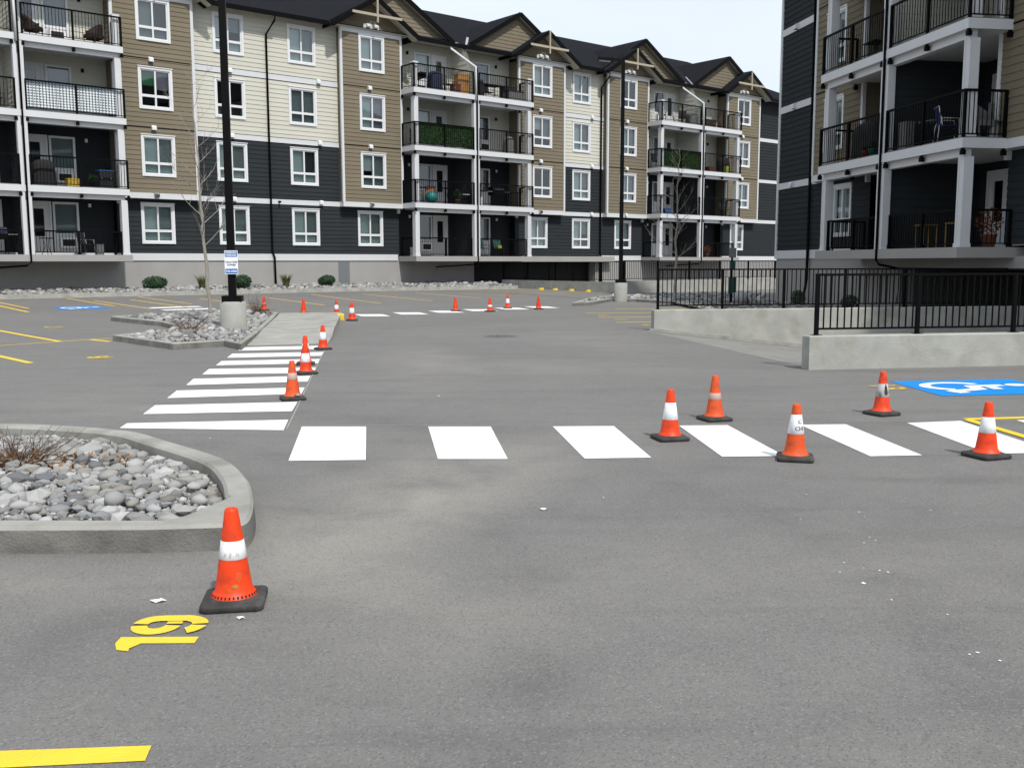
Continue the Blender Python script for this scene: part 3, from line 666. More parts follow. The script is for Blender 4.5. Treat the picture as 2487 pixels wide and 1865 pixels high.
mb.add([pqw(7.05, 22.34, 0), pqw(17, 22.34, rampz(17)), pqw(17, 22.34, rampz(17)+.12), pqw(7.05, 22.34, .07), pqw(7.05, 22.53, .07), pqw(17, 22.53, rampz(17)+.12)], [(0, 1, 2, 3), (3, 2, 5, 4)]); mb.build('foot_kerb', 'kerb', wb)
def railing(label, pts, h=.93, post_at=(), step=.112, lift=0., group=None, thick=.055, individual=True):
    """pts: two points (base). post_at: distances along it"""
    a, b = Vector(pts[0]), Vector(pts[1]); d = (b-a); L = d.length; d.normalize()
    t = thing('guard_railing', label, 'railing', a, math.atan2(d.y, d.x), group)
    sl = (b.z-a.z)/L
    pm = cached(('post', h, thick), lambda: (MB().box(-thick/2, thick/2, -thick/2, thick/2, 0, h-.02)).box(-.07, .07, -.06, .06, 0, .012).mesh('post', 'black_metal'))
    bmm = cached(('bal', h), lambda: MB().box(-.009, .009, -.009, .009, .10, h-.03).mesh('baluster', 'black_metal'))
    for s in post_at: ob('post', pm, t, (s, 0, 0))
    MB().box(-.03, L+.03, -.028, .028, h-.035, h).build('top_rail', 'black_metal', t); MB().box(0, L, -.014, .014, .085, .115).build('bottom_rail', 'black_metal', t)
    n = int(L/step); mbj = MB()
    for i in range(1, n):
        s = i*L/n
        if min([abs(s-q) for q in post_at] or [9]) < .05: continue
        if individual: ob('baluster', bmm, t, (s, 0, 0))
        else: mbj.box(s-.009, s+.009, -.009, .009, .1, h-.03)
    if mbj.f: mbj.build('balusters', 'black_metal', t, kind='stuff')
    return t
railing('black metal guard railing on the ramp wall nearest the blue square', (pqw(6.99, 13.87, .51), pqw(16.9, 13.87, .51)), .93, (0, 1.66, 3.3, 4.95, 6.6, 8.2, 9.9))
railing('black metal guard railing on the wall behind the ramp', (pqw(7.33, 22.64, .495), pqw(16.5, 22.64, .495)), .97, (0, 1.62, 3.2, 4.8, 6.4, 8.0, 9.2))
# low wall and rail round the sunken entrance of the long building
def wallA(label, a, b, th, zt, zb=-.3):
    a = Vector(a); b = Vector(b); d = (b-a).normalized(); s = Vector((-d.y, d.x, 0))*th/2; mb = MB()
    mb.prism([a-s+Vector((0, 0, zb)), b-s+Vector((0, 0, zb)), b+s+Vector((0, 0, zb)), a+s+Vector((0, 0, zb))], (0, 0, zt-zb)); t = thing('retaining_wall', label, 'wall'); mb.build('wall_body', 'wall_concrete', t)
c0, c1, c2 = fa(12.1, .9), fa(11.75, 10.6), fa(26, 10.9)
wallA('low concrete wall with yellow wheel stops at its foot', c0, c1, .25, .68); wallA('low concrete wall behind the second lamp post', c1+(c2-c1).normalized()*.13, c2, .25, .74)
v = lambda p, z: Vector((p.x, p.y, z))
railing('thin black railing on the low wall above the wheel stops', (v(c0, .68), v(c1, .68)), 1.0, (0, 2.0, 4.0, 6.0, 8.0, 9.6), .13, individual=False, thick=.08)
railing('thin black railing on the low wall behind the second lamp post', (v(c1, .74), v(c2, .74)), 1.0, (0.05, 2.4, 4.8, 7.2, 9.6, 12, 14.1), .13, individual=False, thick=.08)
for i, (x, y) in enumerate([(1317, 704), (1351, 705), (1391, 707), (1432, 709), (1472, 710)]):
    p = px(x, y); mb = MB(); mb.prism([(-.13, 0, 0), (.13, 0, 0), (.10, .02, .10), (-.10, .02, .10)], (0, .14, 0)); mb.build('wheel_stop', 'yellow_paint', loc=(p.x, p.y, p.z), rotz=TH_A, label='small yellow painted wheel stop at foot of low concrete wall', cat='wheel stop', group='wheel stops along the low wall')
    line(p-UA*.3, p-UA*4.6, .1, m='worn_yellow')

# ================================================================== CONES
def cone_base():
    mb = MB(); a, rc = .146, .036; rings = []
    for ins, z in ((.004, 0), (0, .008), (0, .022), (.004, .029), (.012, .033), (.030, .034)):
        ring = []
        for cx_, cy_, a0 in ((1, 1, 0), (-1, 1, 90), (-1, -1, 180), (1, -1, 270)):
            for k in range(6): t = R(a0+k*18); ring.append((cx_*(a-rc)+math.cos(t)*(rc-min(ins, rc-.004)), cy_*(a-rc)+math.sin(t)*(rc-min(ins, rc-.004)), z))
        rings += ring
    n = 24; mb.add(rings, [(i*n+k, i*n+(k+1) % n, (i+1)*n+(k+1) % n, (i+1)*n+k) for i in range(5) for k in range(n)], 0, True); mb.f.append([5*n+k for k in range(n)]); mb.m.append(0); mb.sm.append(False)
    mb.lathe([(.134, .0335), (.124, .042), (.105, .044)], 28)
    return mb
CB = {}
def cone_radius(z): return .088-(.088-.030)*(z-.06)/(.455-.06)
def cone(px_, yaw, label, body='cone_orange', band='cone_white', b0=.185, b1=.34, s=1.0, extra=None, tilt=0.):
    p = px(*px_); t = thing('traffic_cone', label, 'traffic cone', (p.x, p.y, p.z+.0045), yaw, 'orange traffic cones on the wet paint'); t.scale = (s, s, s)
    t['group'] = 'orange traffic cones standing on the lot'
    if tilt: t.rotation_euler = (tilt, 0, yaw)
    ob('base', cached('cbase', lambda: cone_base().mesh('cone_base', 'rubber')), t)
    def bodymesh():
        mb = MB(); pr = [(.112, .034), (.108, .046), (.098, .056)]+[(cone_radius(z), z) for z in (.075, .12, .18, .25, .32, .40, .445)]+[(.029, .455), (.024, .458), (.019, .452), (.018, .38)]
        mb.lathe(pr, 36); return mb.mesh('cone_body', body)
    ob('body', cached(('cbody', body), bodymesh), t)
    if band:
        def bandmesh():
            mb = MB(); mb.lathe([(cone_radius(b0)+.0004, b0), (cone_radius(b0)+.0016, b0+.001), (cone_radius((b0+b1)/2)+.0016, (b0+b1)/2), (cone_radius(b1)+.0016, b1-.001), (cone_radius(b1)+.0004, b1)], 36); return mb.mesh('cone_band', band)
        ob('reflective_band', cached(('cband', band, b0, b1), bandmesh), t)
    return t
fc = cone((570, 1464), R(9), 'orange cone with narrow white band and yellow paint smear beside the number 19', 'cone_orange', 'cone_white', .222, .308)
hm = MB()
for k in range(34):
    a = 2*math.pi*k/34; c = Vector((math.cos(a)*.1045, math.sin(a)*.1045, .0525)); tx = Vector((-math.sin(a), math.cos(a), 0))*.0042; up = Vector((-math.cos(a)*.0035, -math.sin(a)*.0035, .0052)); nn = Vector((math.cos(a), math.sin(a), .9)).normalized()*.0012
    hm.quad(c-tx-up+nn, c+tx-up+nn, c+tx+up+nn, c-tx+up+nn)
hm.build('vent_holes', 'rubber_hole', fc, kind='stuff')
def patch(t, z0, z1, a0, a1, m, name, seed, dr=.0018):
    r = random.Random(seed); mb = MB(); n = 26; ca, cz = (a0+a1)/2, (z0+z1)/2; vs = []
    for k in range(n):
        an = 2*math.pi*k/n; q = r.uniform(.6, 1.) if k % 2 else r.uniform(.8, 1.); z = cz+(z1-z0)/2*math.sin(an)*q; a = ca+(a1-a0)/2*math.cos(an)*q; rr_ = cone_radius(z)+dr; vs.append((math.cos(a)*rr_, math.sin(a)*rr_, z))
    rr_ = cone_radius(cz)+dr+.0012; vs.append((math.cos(ca)*rr_, math.sin(ca)*rr_, cz)); mb.add(vs, [(k, (k+1) % n, n) for k in range(n)]); mb.build(name, m, t)
patch(fc, .092, .112, R(-92), R(-66), 'cone_smear', 'paint_smear', 3); patch(fc, .115, .17, R(-82), R(-50), 'cone_orange_worn', 'scuff', 5); patch(fc, .07, .10, R(-120), R(-85), 'cone_orange_worn', 'scuff', 8)
mb = MB()
for a, z, h in ((-112, .235, .02), (-108, .24, .012), (-88, .232, .03), (-84, .236, .018), (-62, .235, .024), (-57, .24, .014), (-52, .233, .02)):
    for k in range(2): z0 = z+k*h/2; rr_ = cone_radius(z0)+.0022; an = R(a+9*0+k*2-9); mb.quad(*[(math.cos(an+q)*rr_, math.sin(an+q)*rr_, zz) for q, zz in ((0, z0), (.018, z0), (.03, z0+h/2), (.012, z0+h/2))])
mb.build('pen_marks', 'sign_ink', fc)
wc = cone((711.4, 970), R(20), 'grimy orange cone with dull pink band and a stone on its base', 'cone_orange_worn', 'cone_dull', .235, .315)
mb = MB(); add_rock(mb, ROCKS[2], (0, 0, 0), .05, .036, .03, .4, .2); mb.build('stone_lump', 'river_stone', None, loc=px(711.4, 970)+Vector((.075, -.10, .062)), label='pale stone resting on the base of the grimy cone', cat='stone')
cone((743, 908), R(32), 'clean orange cone with broad white band at the middle crosswalk stripes', 'cone_orange', 'cone_white', .175, .30)
cone((742.5, 885), R(10), 'orange cone mostly hidden behind another on the crosswalk', 'cone_orange', 'cone_white', .25, .335)
cone((785, 849), R(28), 'orange cone with white band beside the edge of the footpath', 'cone_orange', 'cone_white', .185, .325)
cone((641.6, 754), R(30), 'orange cone with small pale patch behind the lamp planter', 'cone_orange', 'cone_dull', .2, .24)
cone((737.4, 761.5), R(12), 'plain orange cone without band near the end of the footpath', 'cone_orange', None)
cone((817.7, 767), R(25), 'orange cone with white band behind the yellow kerb end', 'cone_orange', 'cone_white', .19, .32)
cone((855, 779), R(8), 'orange cone with white band just right of yellow kerb end', 'cone_orange', 'cone_white', .185, .32, 1.1)
cone((1106, 756), R(15), 'plain orange cone without band on the far crosswalk', 'cone_orange', None)
cone((1190, 757), R(40), 'orange cone with thin low pale band on the far crosswalk', 'cone_orange', 'cone_white', .15, .215)
cone((1233, 749), R(5), 'orange cone with broad white band standing on the far crosswalk', 'cone_orange', 'cone_white', .18, .33)
cone((1307.8, 751.5), R(20), 'plain orange cone at the outer end of the far crosswalk', 'cone_orange', None)
cone((1627, 1067), R(14), 'clean orange cone with broad white band between two square stripes', 'cone_orange', 'cone_white', .185, .338)
cone((1735, 1020), R(18), 'orange cone with faded pinkish band behind the square stripes', 'cone_orange_worn', 'cone_dull', .21, .28)
lc = cone((1930.6, 1116), R(-14), 'orange cone with black letters on its white band', 'cone_orange_worn', 'cone_white', .215, .372)
for s, aa, z in (('C', -74, .302), ('CHI', -98, .246)):
    pl, w = text_polys(s, .046); mb = MB()
    for q in pl:
        vs = []
        for x, y in q: rr_ = cone_radius(z+y)+.0024; an = R(aa)+x/cone_radius(z); vs.append((math.cos(an)*rr_, math.sin(an)*rr_, z+y))
        mb.add(vs, [tuple(range(len(vs)))])
    mb.build('lettering', 'sign_ink', lc)
bc_ = cone((2141, 1007), R(24), 'orange cone with black smears down one side beside the 13', 'cone_orange_dirty', 'cone_smudged', .19, .33)
patch(bc_, .20, .33, R(-122), R(-78), 'rubber', 'black_smear', 4, .003); patch(bc_, .08, .20, R(-108), R(-76), 'cone_orange_dirty', 'scuff', 9, .002)
cone((2394.6, 1110), R(20), 'clean orange cone with broad white band in front of the yellow lines', 'cone_orange', 'cone_white', .205, .335)

# ================================================================== LAMP POSTS, SIGN, SMALL STREET THINGS
def lamp(label, p, r0, hb, pw, H, yaw, head=True):
    t = thing('lamp_post', label, 'lamp post', p, yaw)
    mb = MB(); mb.lathe([(r0*1.0, -.1), (r0, hb-.02), (r0-.02, hb), (.01, hb)], 32); mb.build('concrete_footing', 'wall_concrete', t)
    MB().box(-pw*1.3, pw*1.3, -pw*1.3, pw*1.3, hb, hb+.13).build('base_cover', 'black_pole', t)
    mb = MB(); w = pw/2; mb.add([(sx*w*k, sy*w*k, z) for z, k in ((hb+.13, 1), (H, .86)) for sx, sy in ((-1, -1), (1, -1), (1, 1), (-1, 1))], [(0, 1, 5, 4), (1, 2, 6, 5), (2, 3, 7, 6), (3, 0, 4, 7), (4, 5, 6, 7)]); mb.build('pole', 'black_pole', t)
    mb = MB(); mb.bar((0, 0, H-.12), (-.45, 0, H-.08), .07); mb.build('arm', 'black_pole', t)
    mb = MB(); mb.prism([(-.4, -.17, H-.16), (-1.0, -.17, H-.12), (-1.0, .17, H-.12), (-.4, .17, H-.16)], (0, 0, .10)); hd = mb.build('lamp_head', 'black_pole', t)
    mb = MB(); mb.quad((-.5, -.12, H-.166), (-.95, -.12, H-.131), (-.95, .12, H-.131), (-.5, .12, H-.166)); mb.build('lens', 'plastic_white', hd)
    return t
lp = px(568, 800, .13); lp.z = g(lp.x, lp.y)+.1
lamp('black square lamp post carrying a blue and white sign on concrete footing', lp, .29, .66, .165, 9.3, R(8))
l2 = px(1507, 729, .06); l2.z = g(l2.x, l2.y)
lamp('black square lamp post standing in front of low concrete walls', l2, .27, .76, .15, 9.55, R(3))
SG = thing('parking_sign', 'blue and white parking notice fixed to the black lamp post', 'sign', (lp.x+.03, lp.y-.12, 0), R(4))
zc = lp.z+.66+.13
zt_ = 1.6+(640-608)*lp.y/FPX; zb_ = 1.6+(640-664)*lp.y/FPX; wS = .145
mb = MB(); mb.box(-wS, wS, -.006, .006, zb_, zt_); mb.build('panel', 'sign_white', SG)
hS = zt_-zb_
MB().box(-wS+.012, wS-.012, -.0095, -.005, zt_-.14, zt_-.015).build('blue_header', 'sign_blue', SG); MB().box(-wS+.012, wS-.012, -.0095, -.005, zb_+.015, zb_+.12).build('blue_footer', 'sign_blue', SG)
for s, z, sz, m in (('RESERVED', zt_-.065, .052, 'sign_white'), ('PARKING', zt_-.122, .056, 'sign_white'), ('VIOLATORS', zt_-.27, .050, 'sign_ink'), ('TOWED', zt_-.335, .055, 'sign_ink'), ('765-6000', zb_+.045, .062, 'sign_white')):
    pl, w = text_polys(s, sz); mb = MB()
    for q in pl: mb.add([(x-w/2, -.0115, z+y) for x, y in q], [tuple(range(len(q)))])
    mb.build('lettering', m, SG)
dp = pq(12.6, 26.5); DP = thing('bag_dispenser', 'dark green bag dispenser box on a thin post behind the ramp railing', 'dispenser', (*[px(1776, 712).x*.74, px(1776, 712).y*.74], .05), R(10))
MB().box(-.03, .03, -.03, .03, 0, 2.05).build('post', 'black_metal', DP); MB().box(-.14, .14, -.12, -.03, .42, 1.02).build('bin', 'plastic_green', DP); MB().box(-.10, .10, -.10, -.03, 1.3, 1.62).build('bag_box', 'plastic_green', DP); MB().box(-.14, .14, -.05, -.03, 1.75, 2.1).build('plate', 'grey_metal', DP)
bp_ = px(1800, 712)*.72; mb = MB(); add_rock(mb, ROCKS[5], (0, 0, 0), .38, .3, .34, .3, .1); mb.build('boulder', 'river_stone', None, loc=(bp_.x, bp_.y, .35), label='big pale boulder behind the ramp railing near the bag dispenser', cat='boulder')

# ================================================================== TREES AND SHRUBS
def sapling(label, base, H, r0, seed, lean=(0, 0), first=.28):
    r = random.Random(seed); t = thing('bare_tree', label, 'tree', base); tr = MB(); br = MB()
    pts = [Vector((0, 0, -.1))]; n = 16
    for i in range(1, n+1): pts.append(Vector((lean[0]*i/n+r.gauss(0, .025), lean[1]*i/n+r.gauss(0, .025), H*i/n)))
    tr.tube(pts, [r0*(1-.93*i/n) for i in range(n+1)], 8); tr.build('trunk', 'bark', t)
    def branch(b, d, L, rad, lev):
        q = [b]; d = d.normalized()
        for k in range(5): d = (d+Vector((r.gauss(0, .10), r.gauss(0, .10), .07+r.gauss(0, .06)))).normalized(); q.append(q[-1]+d*L/5)
        br.tube(q, [rad*(1-.8*k/5) for k in range(6)], 5 if lev == 0 else 4, cap=False)
        if lev < 2:
            for k in range(4 if lev == 0 else 2):
                i = r.randrange(1, 5); e = Vector((r.gauss(0, 1), r.gauss(0, 1), r.uniform(0, 1))).normalized(); branch(q[i], d*.8+e*.75, L*r.uniform(.3, .5), rad*.5, lev+1)
    m = 24
    for k in range(m):
        f = first+(1-first)*k/m; b = pts[0].lerp(pts[1], 0); ii = f*n; i = int(ii); b = pts[i].lerp(pts[min(i+1, n)], ii-i); a = k*2.4+r.uniform(-.5, .5); L = H*.26*(1.05-.7*f)*r.uniform(.7, 1.25)
        branch(b, Vector((math.cos(a), math.sin(a), r.uniform(.45, .95))), L, r0*(1-.85*f)*.38, 0)
    br.build('branches', 'bark', t)
tp = px(511, 766, .12); sapling('slim bare sapling with thin twigs beside the lamp post with sign', (tp.x, tp.y, g(tp.x, tp.y)+.1), 6.9, .058, 21, (-.35, .1))
tp = px(1640, 719, .05); tp = tp*.97; sapling('bare sapling in the corner planter behind the ramp railing', (tp.x, tp.y, g(tp.x, tp.y)+.08), 6.4, .066, 33, (.05, 0), .26)
def round_shrub(label, base, rx, rz, seed, m='shrub_leaf', n=2600):
    r = random.Random(seed); t = thing('round_shrub', label, 'shrub', base); mb = MB()
    bumps = [(Vector((r.gauss(0, 1), r.gauss(0, 1), r.gauss(.3, 1))).normalized(), r.uniform(-.14, .12)) for _ in range(9)]
    for _ in range(n):
        d = Vector((r.gauss(0, 1), r.gauss(0, 1), r.gauss(0, 1))).normalized(); k = 1+sum(a*max(0, d.dot(q))**3 for q, a in bumps); rad = k*(r.random()**.22)
        c = Vector((d.x*rx*rad, d.y*rx*rad, rz*.9+d.z*rz*rad)); s = r.uniform(.02, .045); e = Vector((r.gauss(0, 1), r.gauss(0, 1), r.gauss(0, 1))).normalized(); f = e.cross(d).normalized() if e.cross(d).length > .01 else Vector((1, 0, 0)); mb.quad(c-e*s, c+f*s*.6, c+e*s, c-f*s*.6)
    mb.build('foliage', m, t, kind='stuff'); tb = MB()
    for k in range(6): a = k; tb.tube([(0, 0, -.05), (math.cos(a)*rx*.5, math.sin(a)*rx*.5, rz)], [.02, .008], 5)
    tb.build('stems', 'bark', t)
def tuft(label, base, h, seed, n=260):
    r = random.Random(seed); t = thing('grass_tuft', label, 'grass'); t.location = base; mb = MB()
    for _ in range(n):
        a = r.uniform(0, 6.28); d = Vector((math.cos(a), math.sin(a), 0)); s = Vector((-d.y, d.x, 0))*.008; q = d*r.uniform(0, .12); hh = h*r.uniform(.5, 1.1); m1 = q+d*hh*.18+Vector((0, 0, hh*.6)); e = q+d*hh*r.uniform(.35, .7)+Vector((0, 0, hh)); mb.add([q-s, q+s, m1+s, m1-s, e], [(0, 1, 2, 3), (3, 2, 4)])
    mb.build('blades', 'grass_tuft', t, kind='stuff')
def bedpt(x, y):
    d = ray(x, y); best = None
    P = Vector((0, 0, HC))
    for i in range(200, 700):
        q = P+d*(i*.1); dd = q-P0; o = Vector((dd.x, dd.y, 0)).dot(NA); u = Vector((dd.x, dd.y, 0)).dot(UA)
        if o < KO-.2 and q.z <= bedA(u, o)+.06: return Vector((q.x, q.y, bedA(u, o)+.06))
        if o < .3: return Vector((q.x, q.y, bedA(u, o)+.06))
    return P+d*45
for x, y, rx, rz, lab in [(372, 703, .56, .31, 'round dark green shrub below the bay window left of the sapling'), (583, 700, .42, .33, 'round dark green shrub behind the lamp post'), (786, 694, .45, .29, 'round dark green shrub nearest the black downpipe')]:
    p = bedpt(x, y); round_shrub(lab, p+NA*.3, rx, rz, int(x))
for x, y, lab in [(486, 701, 'yellowish grass tuft against the foundation behind the sapling'), (688, 697, 'yellowish grass tuft at the foot of the black downpipe')]: p = bedpt(x, y); tuft(lab, p+NA*.3, .62, int(x))
for p_, q_, lab, rx, rz in [(16.2, 33.6, 'small dark shrub beside the near building downpipe', .3, .28), (16.0, 29.5, 'small dark shrub below the near building balcony', .3, .25)]:
    x, y = pq(p_, q_); round_shrub(lab, (x, y, .1), rx, rz, int(q_), n=900)

# ================================================================== APARTMENT BUILDINGS  (local frame: x along the facade, -y out towards the lot)
SLAB = [1.72, 4.47, 7.37, 10.26]; FLR = [1.99, 4.72, 7.62, 10.51]
WT = [4.28, 7.20, 10.07, 12.95]; WH = 1.78                       # window trim tops and height
EXPO = .2
def board_mesh(h, m):
    def fn():
        t0, t1 = .026, .006; mb = MB(); k = h/EXPO; tb = t1+(t0-t1)
        mb.add([(0, 0, 0), (1, 0, 0), (1, -tb, 0), (0, -tb, 0), (0, 0, h), (1, 0, h), (1, -t1, h), (0, -t1, h)], [(0, 1, 2, 3), (3, 2, 6, 7), (7, 6, 5, 4), (0, 3, 7, 4), (1, 5, 6, 2)]); return mb.mesh('siding_board', m)
    return cached(('board', round(h, 3), m), fn)
def board_rects(u0, u1, z0, z1, holes):
    out = []; n = max(1, round((z1-z0)/EXPO)); ex = (z1-z0)/n
    for i in range(n):
        a, b = z0+i*ex, z0+(i+1)*ex; segs = [(u0, u1)]
        for h in sorted(holes):
            if h[2] < b-1e-4 and h[3] > a+1e-4:
                ns = []
                for s0, s1 in segs:
                    if h[0] >= s1 or h[1] <= s0: ns.append((s0, s1)); continue
                    if h[0] > s0: ns.append((s0, h[0]))
                    if h[1] < s1: ns.append((h[1], s1))
                    if h[3] < b-.02: out.append((max(s0, h[0]), min(s1, h[1]), h[3], b))
                    if h[2] > a+.02: out.append((max(s0, h[0]), min(s1, h[1]), a, h[2]))
                segs = ns
        out += [(s0, s1, a, b) for s0, s1 in segs if s1-s0 > .02]
    return out
def siding(root, u0, u1, z0, z1, off, m, holes=(), individual=False, joined=None):
    for a, b, c, d in board_rects(u0, u1, z0, z1, holes):
        if individual: ob('siding_board', board_mesh(d-c, m), root, (a, -off, c), scale=(b-a, 1, 1))
        else:
            mb = joined[m]; t0, t1 = .026, .006
            mb.add([(a, -off, c), (b, -off, c), (b, -off-t0, c), (a, -off-t0, c), (b, -off-t1, d), (a, -off-t1, d)], [(0, 1, 2, 3), (3, 2, 4, 5)])
def siding_side(mb, u, sgn, o0, o1, z0, z1):                     # boards on a face that looks along the facade
    n = max(1, round((z1-z0)/EXPO)); ex = (z1-z0)/n
    for i in range(n):
        c, d = z0+i*ex, z0+(i+1)*ex; a = u+sgn*.02; b = u+sgn*.004
        vs = [(u, -o0, c), (u, -o1, c), (a, -o1, c), (a, -o0, c), (b, -o1, d), (b, -o0, d)]; fs = [(0, 1, 2, 3), (3, 2, 4, 5)]
        mb.add(vs, fs if sgn < 0 else [f[::-1] for f in fs])
def window(root, uc, zt, off, w=1.5, h=WH, look=('blind_pale', 'blind_grey', 'blind_pale', 'blind_pale'), tw=.10):
    """white trimmed window: two tall lights over two short ones; returns the hole in the siding"""
    key = ('win', w, h)
    iw, ih = w-2*tw, h-2*tw; zs = -h+tw+ih*.30; fr = .05
    def frame():
        mb = MB(); x0, x1 = -w/2, w/2; d0, d1 = -.05, .02
        mb.box(x0, x0+tw, d0, d1, -h, 0); mb.box(x1-tw, x1, d0, d1, -h, 0); mb.box(x0+tw, x1-tw, d0, d1, -tw, 0); mb.box(x0+tw, x1-tw, d0-.015, d1, -h, -h+tw)
        a0, a1 = x0+tw, x1-tw; b0, b1 = .02, .09
        mb.box(a0, a0+fr, b0-.035, b1, -h+tw, -tw); mb.box(a1-fr, a1, b0-.035, b1, -h+tw, -tw); mb.box(a0+fr, a1-fr, b0-.035, b1, -tw-fr, -tw); mb.box(a0+fr, a1-fr, b0-.035, b1, -h+tw, -h+tw+fr)
        mb.box(a0+fr, a1-fr, b0-.03, b1, zs-.055, zs+.055); mb.box(-.035, .035, b0-.033, b1, -h+tw+fr, zs-.055); mb.box(-.035, .035, b0-.033, b1, zs+.055, -tw-fr)
        mb.box(x0-.02, x1+.02, d0-.03, d1, -.004, .03); return mb.mesh('window', 'white_vinyl')
    W = ob('window', cached(key, frame), root, (uc, -off, zt))
    a0, a1 = -w/2+tw+fr, w/2-tw-fr; lights = [(a0, -.035, zs+.055, -tw-fr), (.035, a1, zs+.055, -tw-fr), (a0, -.035, -h+tw+fr, zs-.055), (.035, a1, -h+tw+fr, zs-.055)]
    for i, (p, q, r_, s) in enumerate(lights):
        ob('pane', cached(key+('pane', i), lambda: MB().quad((p, .04, r_), (q, .04, r_), (q, .04, s), (p, .04, s)).mesh('pane', 'window_glass')), W)
        dr = 0 if i > 1 or random.random() < .8 else random.choice([.15, .3, .45])*(s-r_)
        if look[i]: ob('blind', cached(key+('blind', i, look[i], round(dr, 2)), lambda: MB().quad((p-.03, .16, r_-.05+dr), (q+.03, .16, r_-.05+dr), (q+.03, .16, s+.05), (p-.03, .16, s+.05)).mesh('blind', look[i])), W)
    return (uc-w/2+tw*.6, uc+w/2-tw*.6, zt-h+tw*.6, zt-tw*.6)
P_, G_, D_, B_ = 'blind_pale', 'blind_grey', 'blind_dark', None
def vent(root, u, z, off):
    def fn(): 
        mb = MB(); mb.add([(-.1, 0, -.1), (.1, 0, -.1), (.1, -.15, -.1), (-.1, -.15, -.1), (-.1, 0, .1), (.1, 0, .1), (.1, -.07, .1), (-.1, -.07, .1), (.1, -.15, .02), (-.1, -.15, .02)],
            [(3, 2, 8, 9), (9, 8, 6, 7), (7, 6, 5, 4), (0, 3, 9, 7, 4), (1, 5, 6, 8, 2)]); mb.quad((-.07, -.02, -.102), (-.07, -.13, -.102), (.07, -.13, -.102), (.07, -.02, -.102), mi=1); return mb.mesh('vent_hood', ['white_vinyl', 'interior'])
    ob('vent_hood', cached('vent', fn), root, (u, -off, z))
def door(root, u0, u1, zf, off, half=False):
    w = u1-u0; h = 2.12
    def fr():
        mb = MB(); mb.box(0, .09, -.04, .03, 0, h+.09); mb.box(w-.09, w, -.04, .03, 0, h+.09); mb.box(.09, w-.09, -.04, .03, h, h+.09)
        gx0, gx1, gz0, gz1 = w*.30, w*.70, .75, h-.22
        mb.box(.09, gx0, -.01, .03, 0, h); mb.box(gx1, w-.09, -.01, .03, 0, h); mb.box(gx0, gx1, -.01, .03, 0, gz0); mb.box(gx0, gx1, -.01, .03, gz1, h); return mb.mesh('door', 'white_vinyl')
    D = ob('door', cached(('door', round(w, 2)), fr), root, (u0, -off, zf))
    ob('pane', cached(('dpane', round(w, 2)), lambda: MB().quad((w*.3, .015, .75), (w*.7, .015, .75), (w*.7, .015, h-.22), (w*.3, .015, h-.22)).mesh('pane', 'window_glass')), D)
    ob('handle', cached('dhandle', lambda: MB().box(.13, .17, -.06, -.01, .95, 1.05).mesh('handle', 'galvanised')), D)
    return (u0+.04, u1-.04, zf-.1, zf+h+.04)
def patio_window(root, u0, u1, zf, off, look, ac=False):
    w = u1-u0; z0, z1 = .85, 2.2
    def fr():
        mb = MB(); t = .09; mb.box(0, t, -.04, .03, 0, z1); mb.box(w-t, w, -.04, .03, 0, z1); mb.box(t, w-t, -.04, .03, z1-t, z1); mb.box(t, w-t, -.04, .03, z0-.06, z0+.04); mb.box(t, w-t, -.01, .03, .05, z0-.06); return mb.mesh('window', 'white_vinyl')
    W = ob('window', cached(('pw', round(w, 2)), fr), root, (u0, -off, zf))
    ob('pane', cached(('pwp', round(w, 2)), lambda: MB().quad((.09, .01, z0+.04), (w-.09, .01, z0+.04), (w-.09, .01, z1-.09), (.09, .01, z1-.09)).mesh('pane', 'window_glass')), W)
    if look: ob('blind', cached(('pwb', round(w, 2), look), lambda: MB().quad((.05, .12, z0), (w-.05, .12, z0), (w-.05, .12, z1), (.05, .12, z1)).mesh('blind', look)), W)
    if ac:
        A = ob('air_conditioner', cached('ac', lambda: MB().box(-.33, .33, -.26, .0, .0, .42).mesh('air_conditioner', 'plastic_white')), W, (w/2, 0, .28))
        ob('grille', cached('acg', lambda: MB().box(-.25, .25, -.266, -.258, .07, .35).mesh('grille', 'interior')), A) if False else MB().box(w/2-.25, w/2+.25, -.268, -.258, .35, .63).build('grille', 'interior', W)
    return (u0+.03, u1-.03, zf-.1, zf+z1-.03)
def rail_local(root, pts, zf, h=1.2, drop=.42, posts=True, corner_drop=True):
    """balcony railing along a polyline of (u, off); posts run down over the slab edge"""
    T = MB()
    A = [Vector((u, -o, 0)) for u, o in pts]
    for a, b in zip(A, A[1:]): T.bar(a+Vector((0, 0, zf+h-.03)), b+Vector((0, 0, zf+h-.03)), .05, .06); T.bar(a+Vector((0, 0, zf+.1)), b+Vector((0, 0, zf+.1)), .03, .03)
    Rr = T.build('railing', 'black_metal', root)
    pm = cached(('bpost', h, drop), lambda: MB().box(-.035, .035, -.035, .035, -drop, h-.01).box(-.055, .055, -.05, .06, -drop, -drop+.12).mesh('post', 'black_metal'))
    bl = MB()
    for k, (a, b) in enumerate(zip(A, A[1:])):
        L = (b-a).length; n = max(2, int(L/.125)); ps = [0., L] if L < 2.2 else [0., L/2, L]
        for s in ps:
            if k and s == 0: continue
            ob('post', pm, Rr, a+(b-a)*(s/L)+Vector((0, 0, zf)))
        for i in range(1, n): c = a+(b-a)*(i/n); bl.box(c.x-.008, c.x+.008, c.y-.008, c.y+.008, zf+.1, zf+h-.04)
    bl.build('balusters', 'black_metal', Rr, kind='stuff')
    return Rr
BO = 1.65; RW = -.5
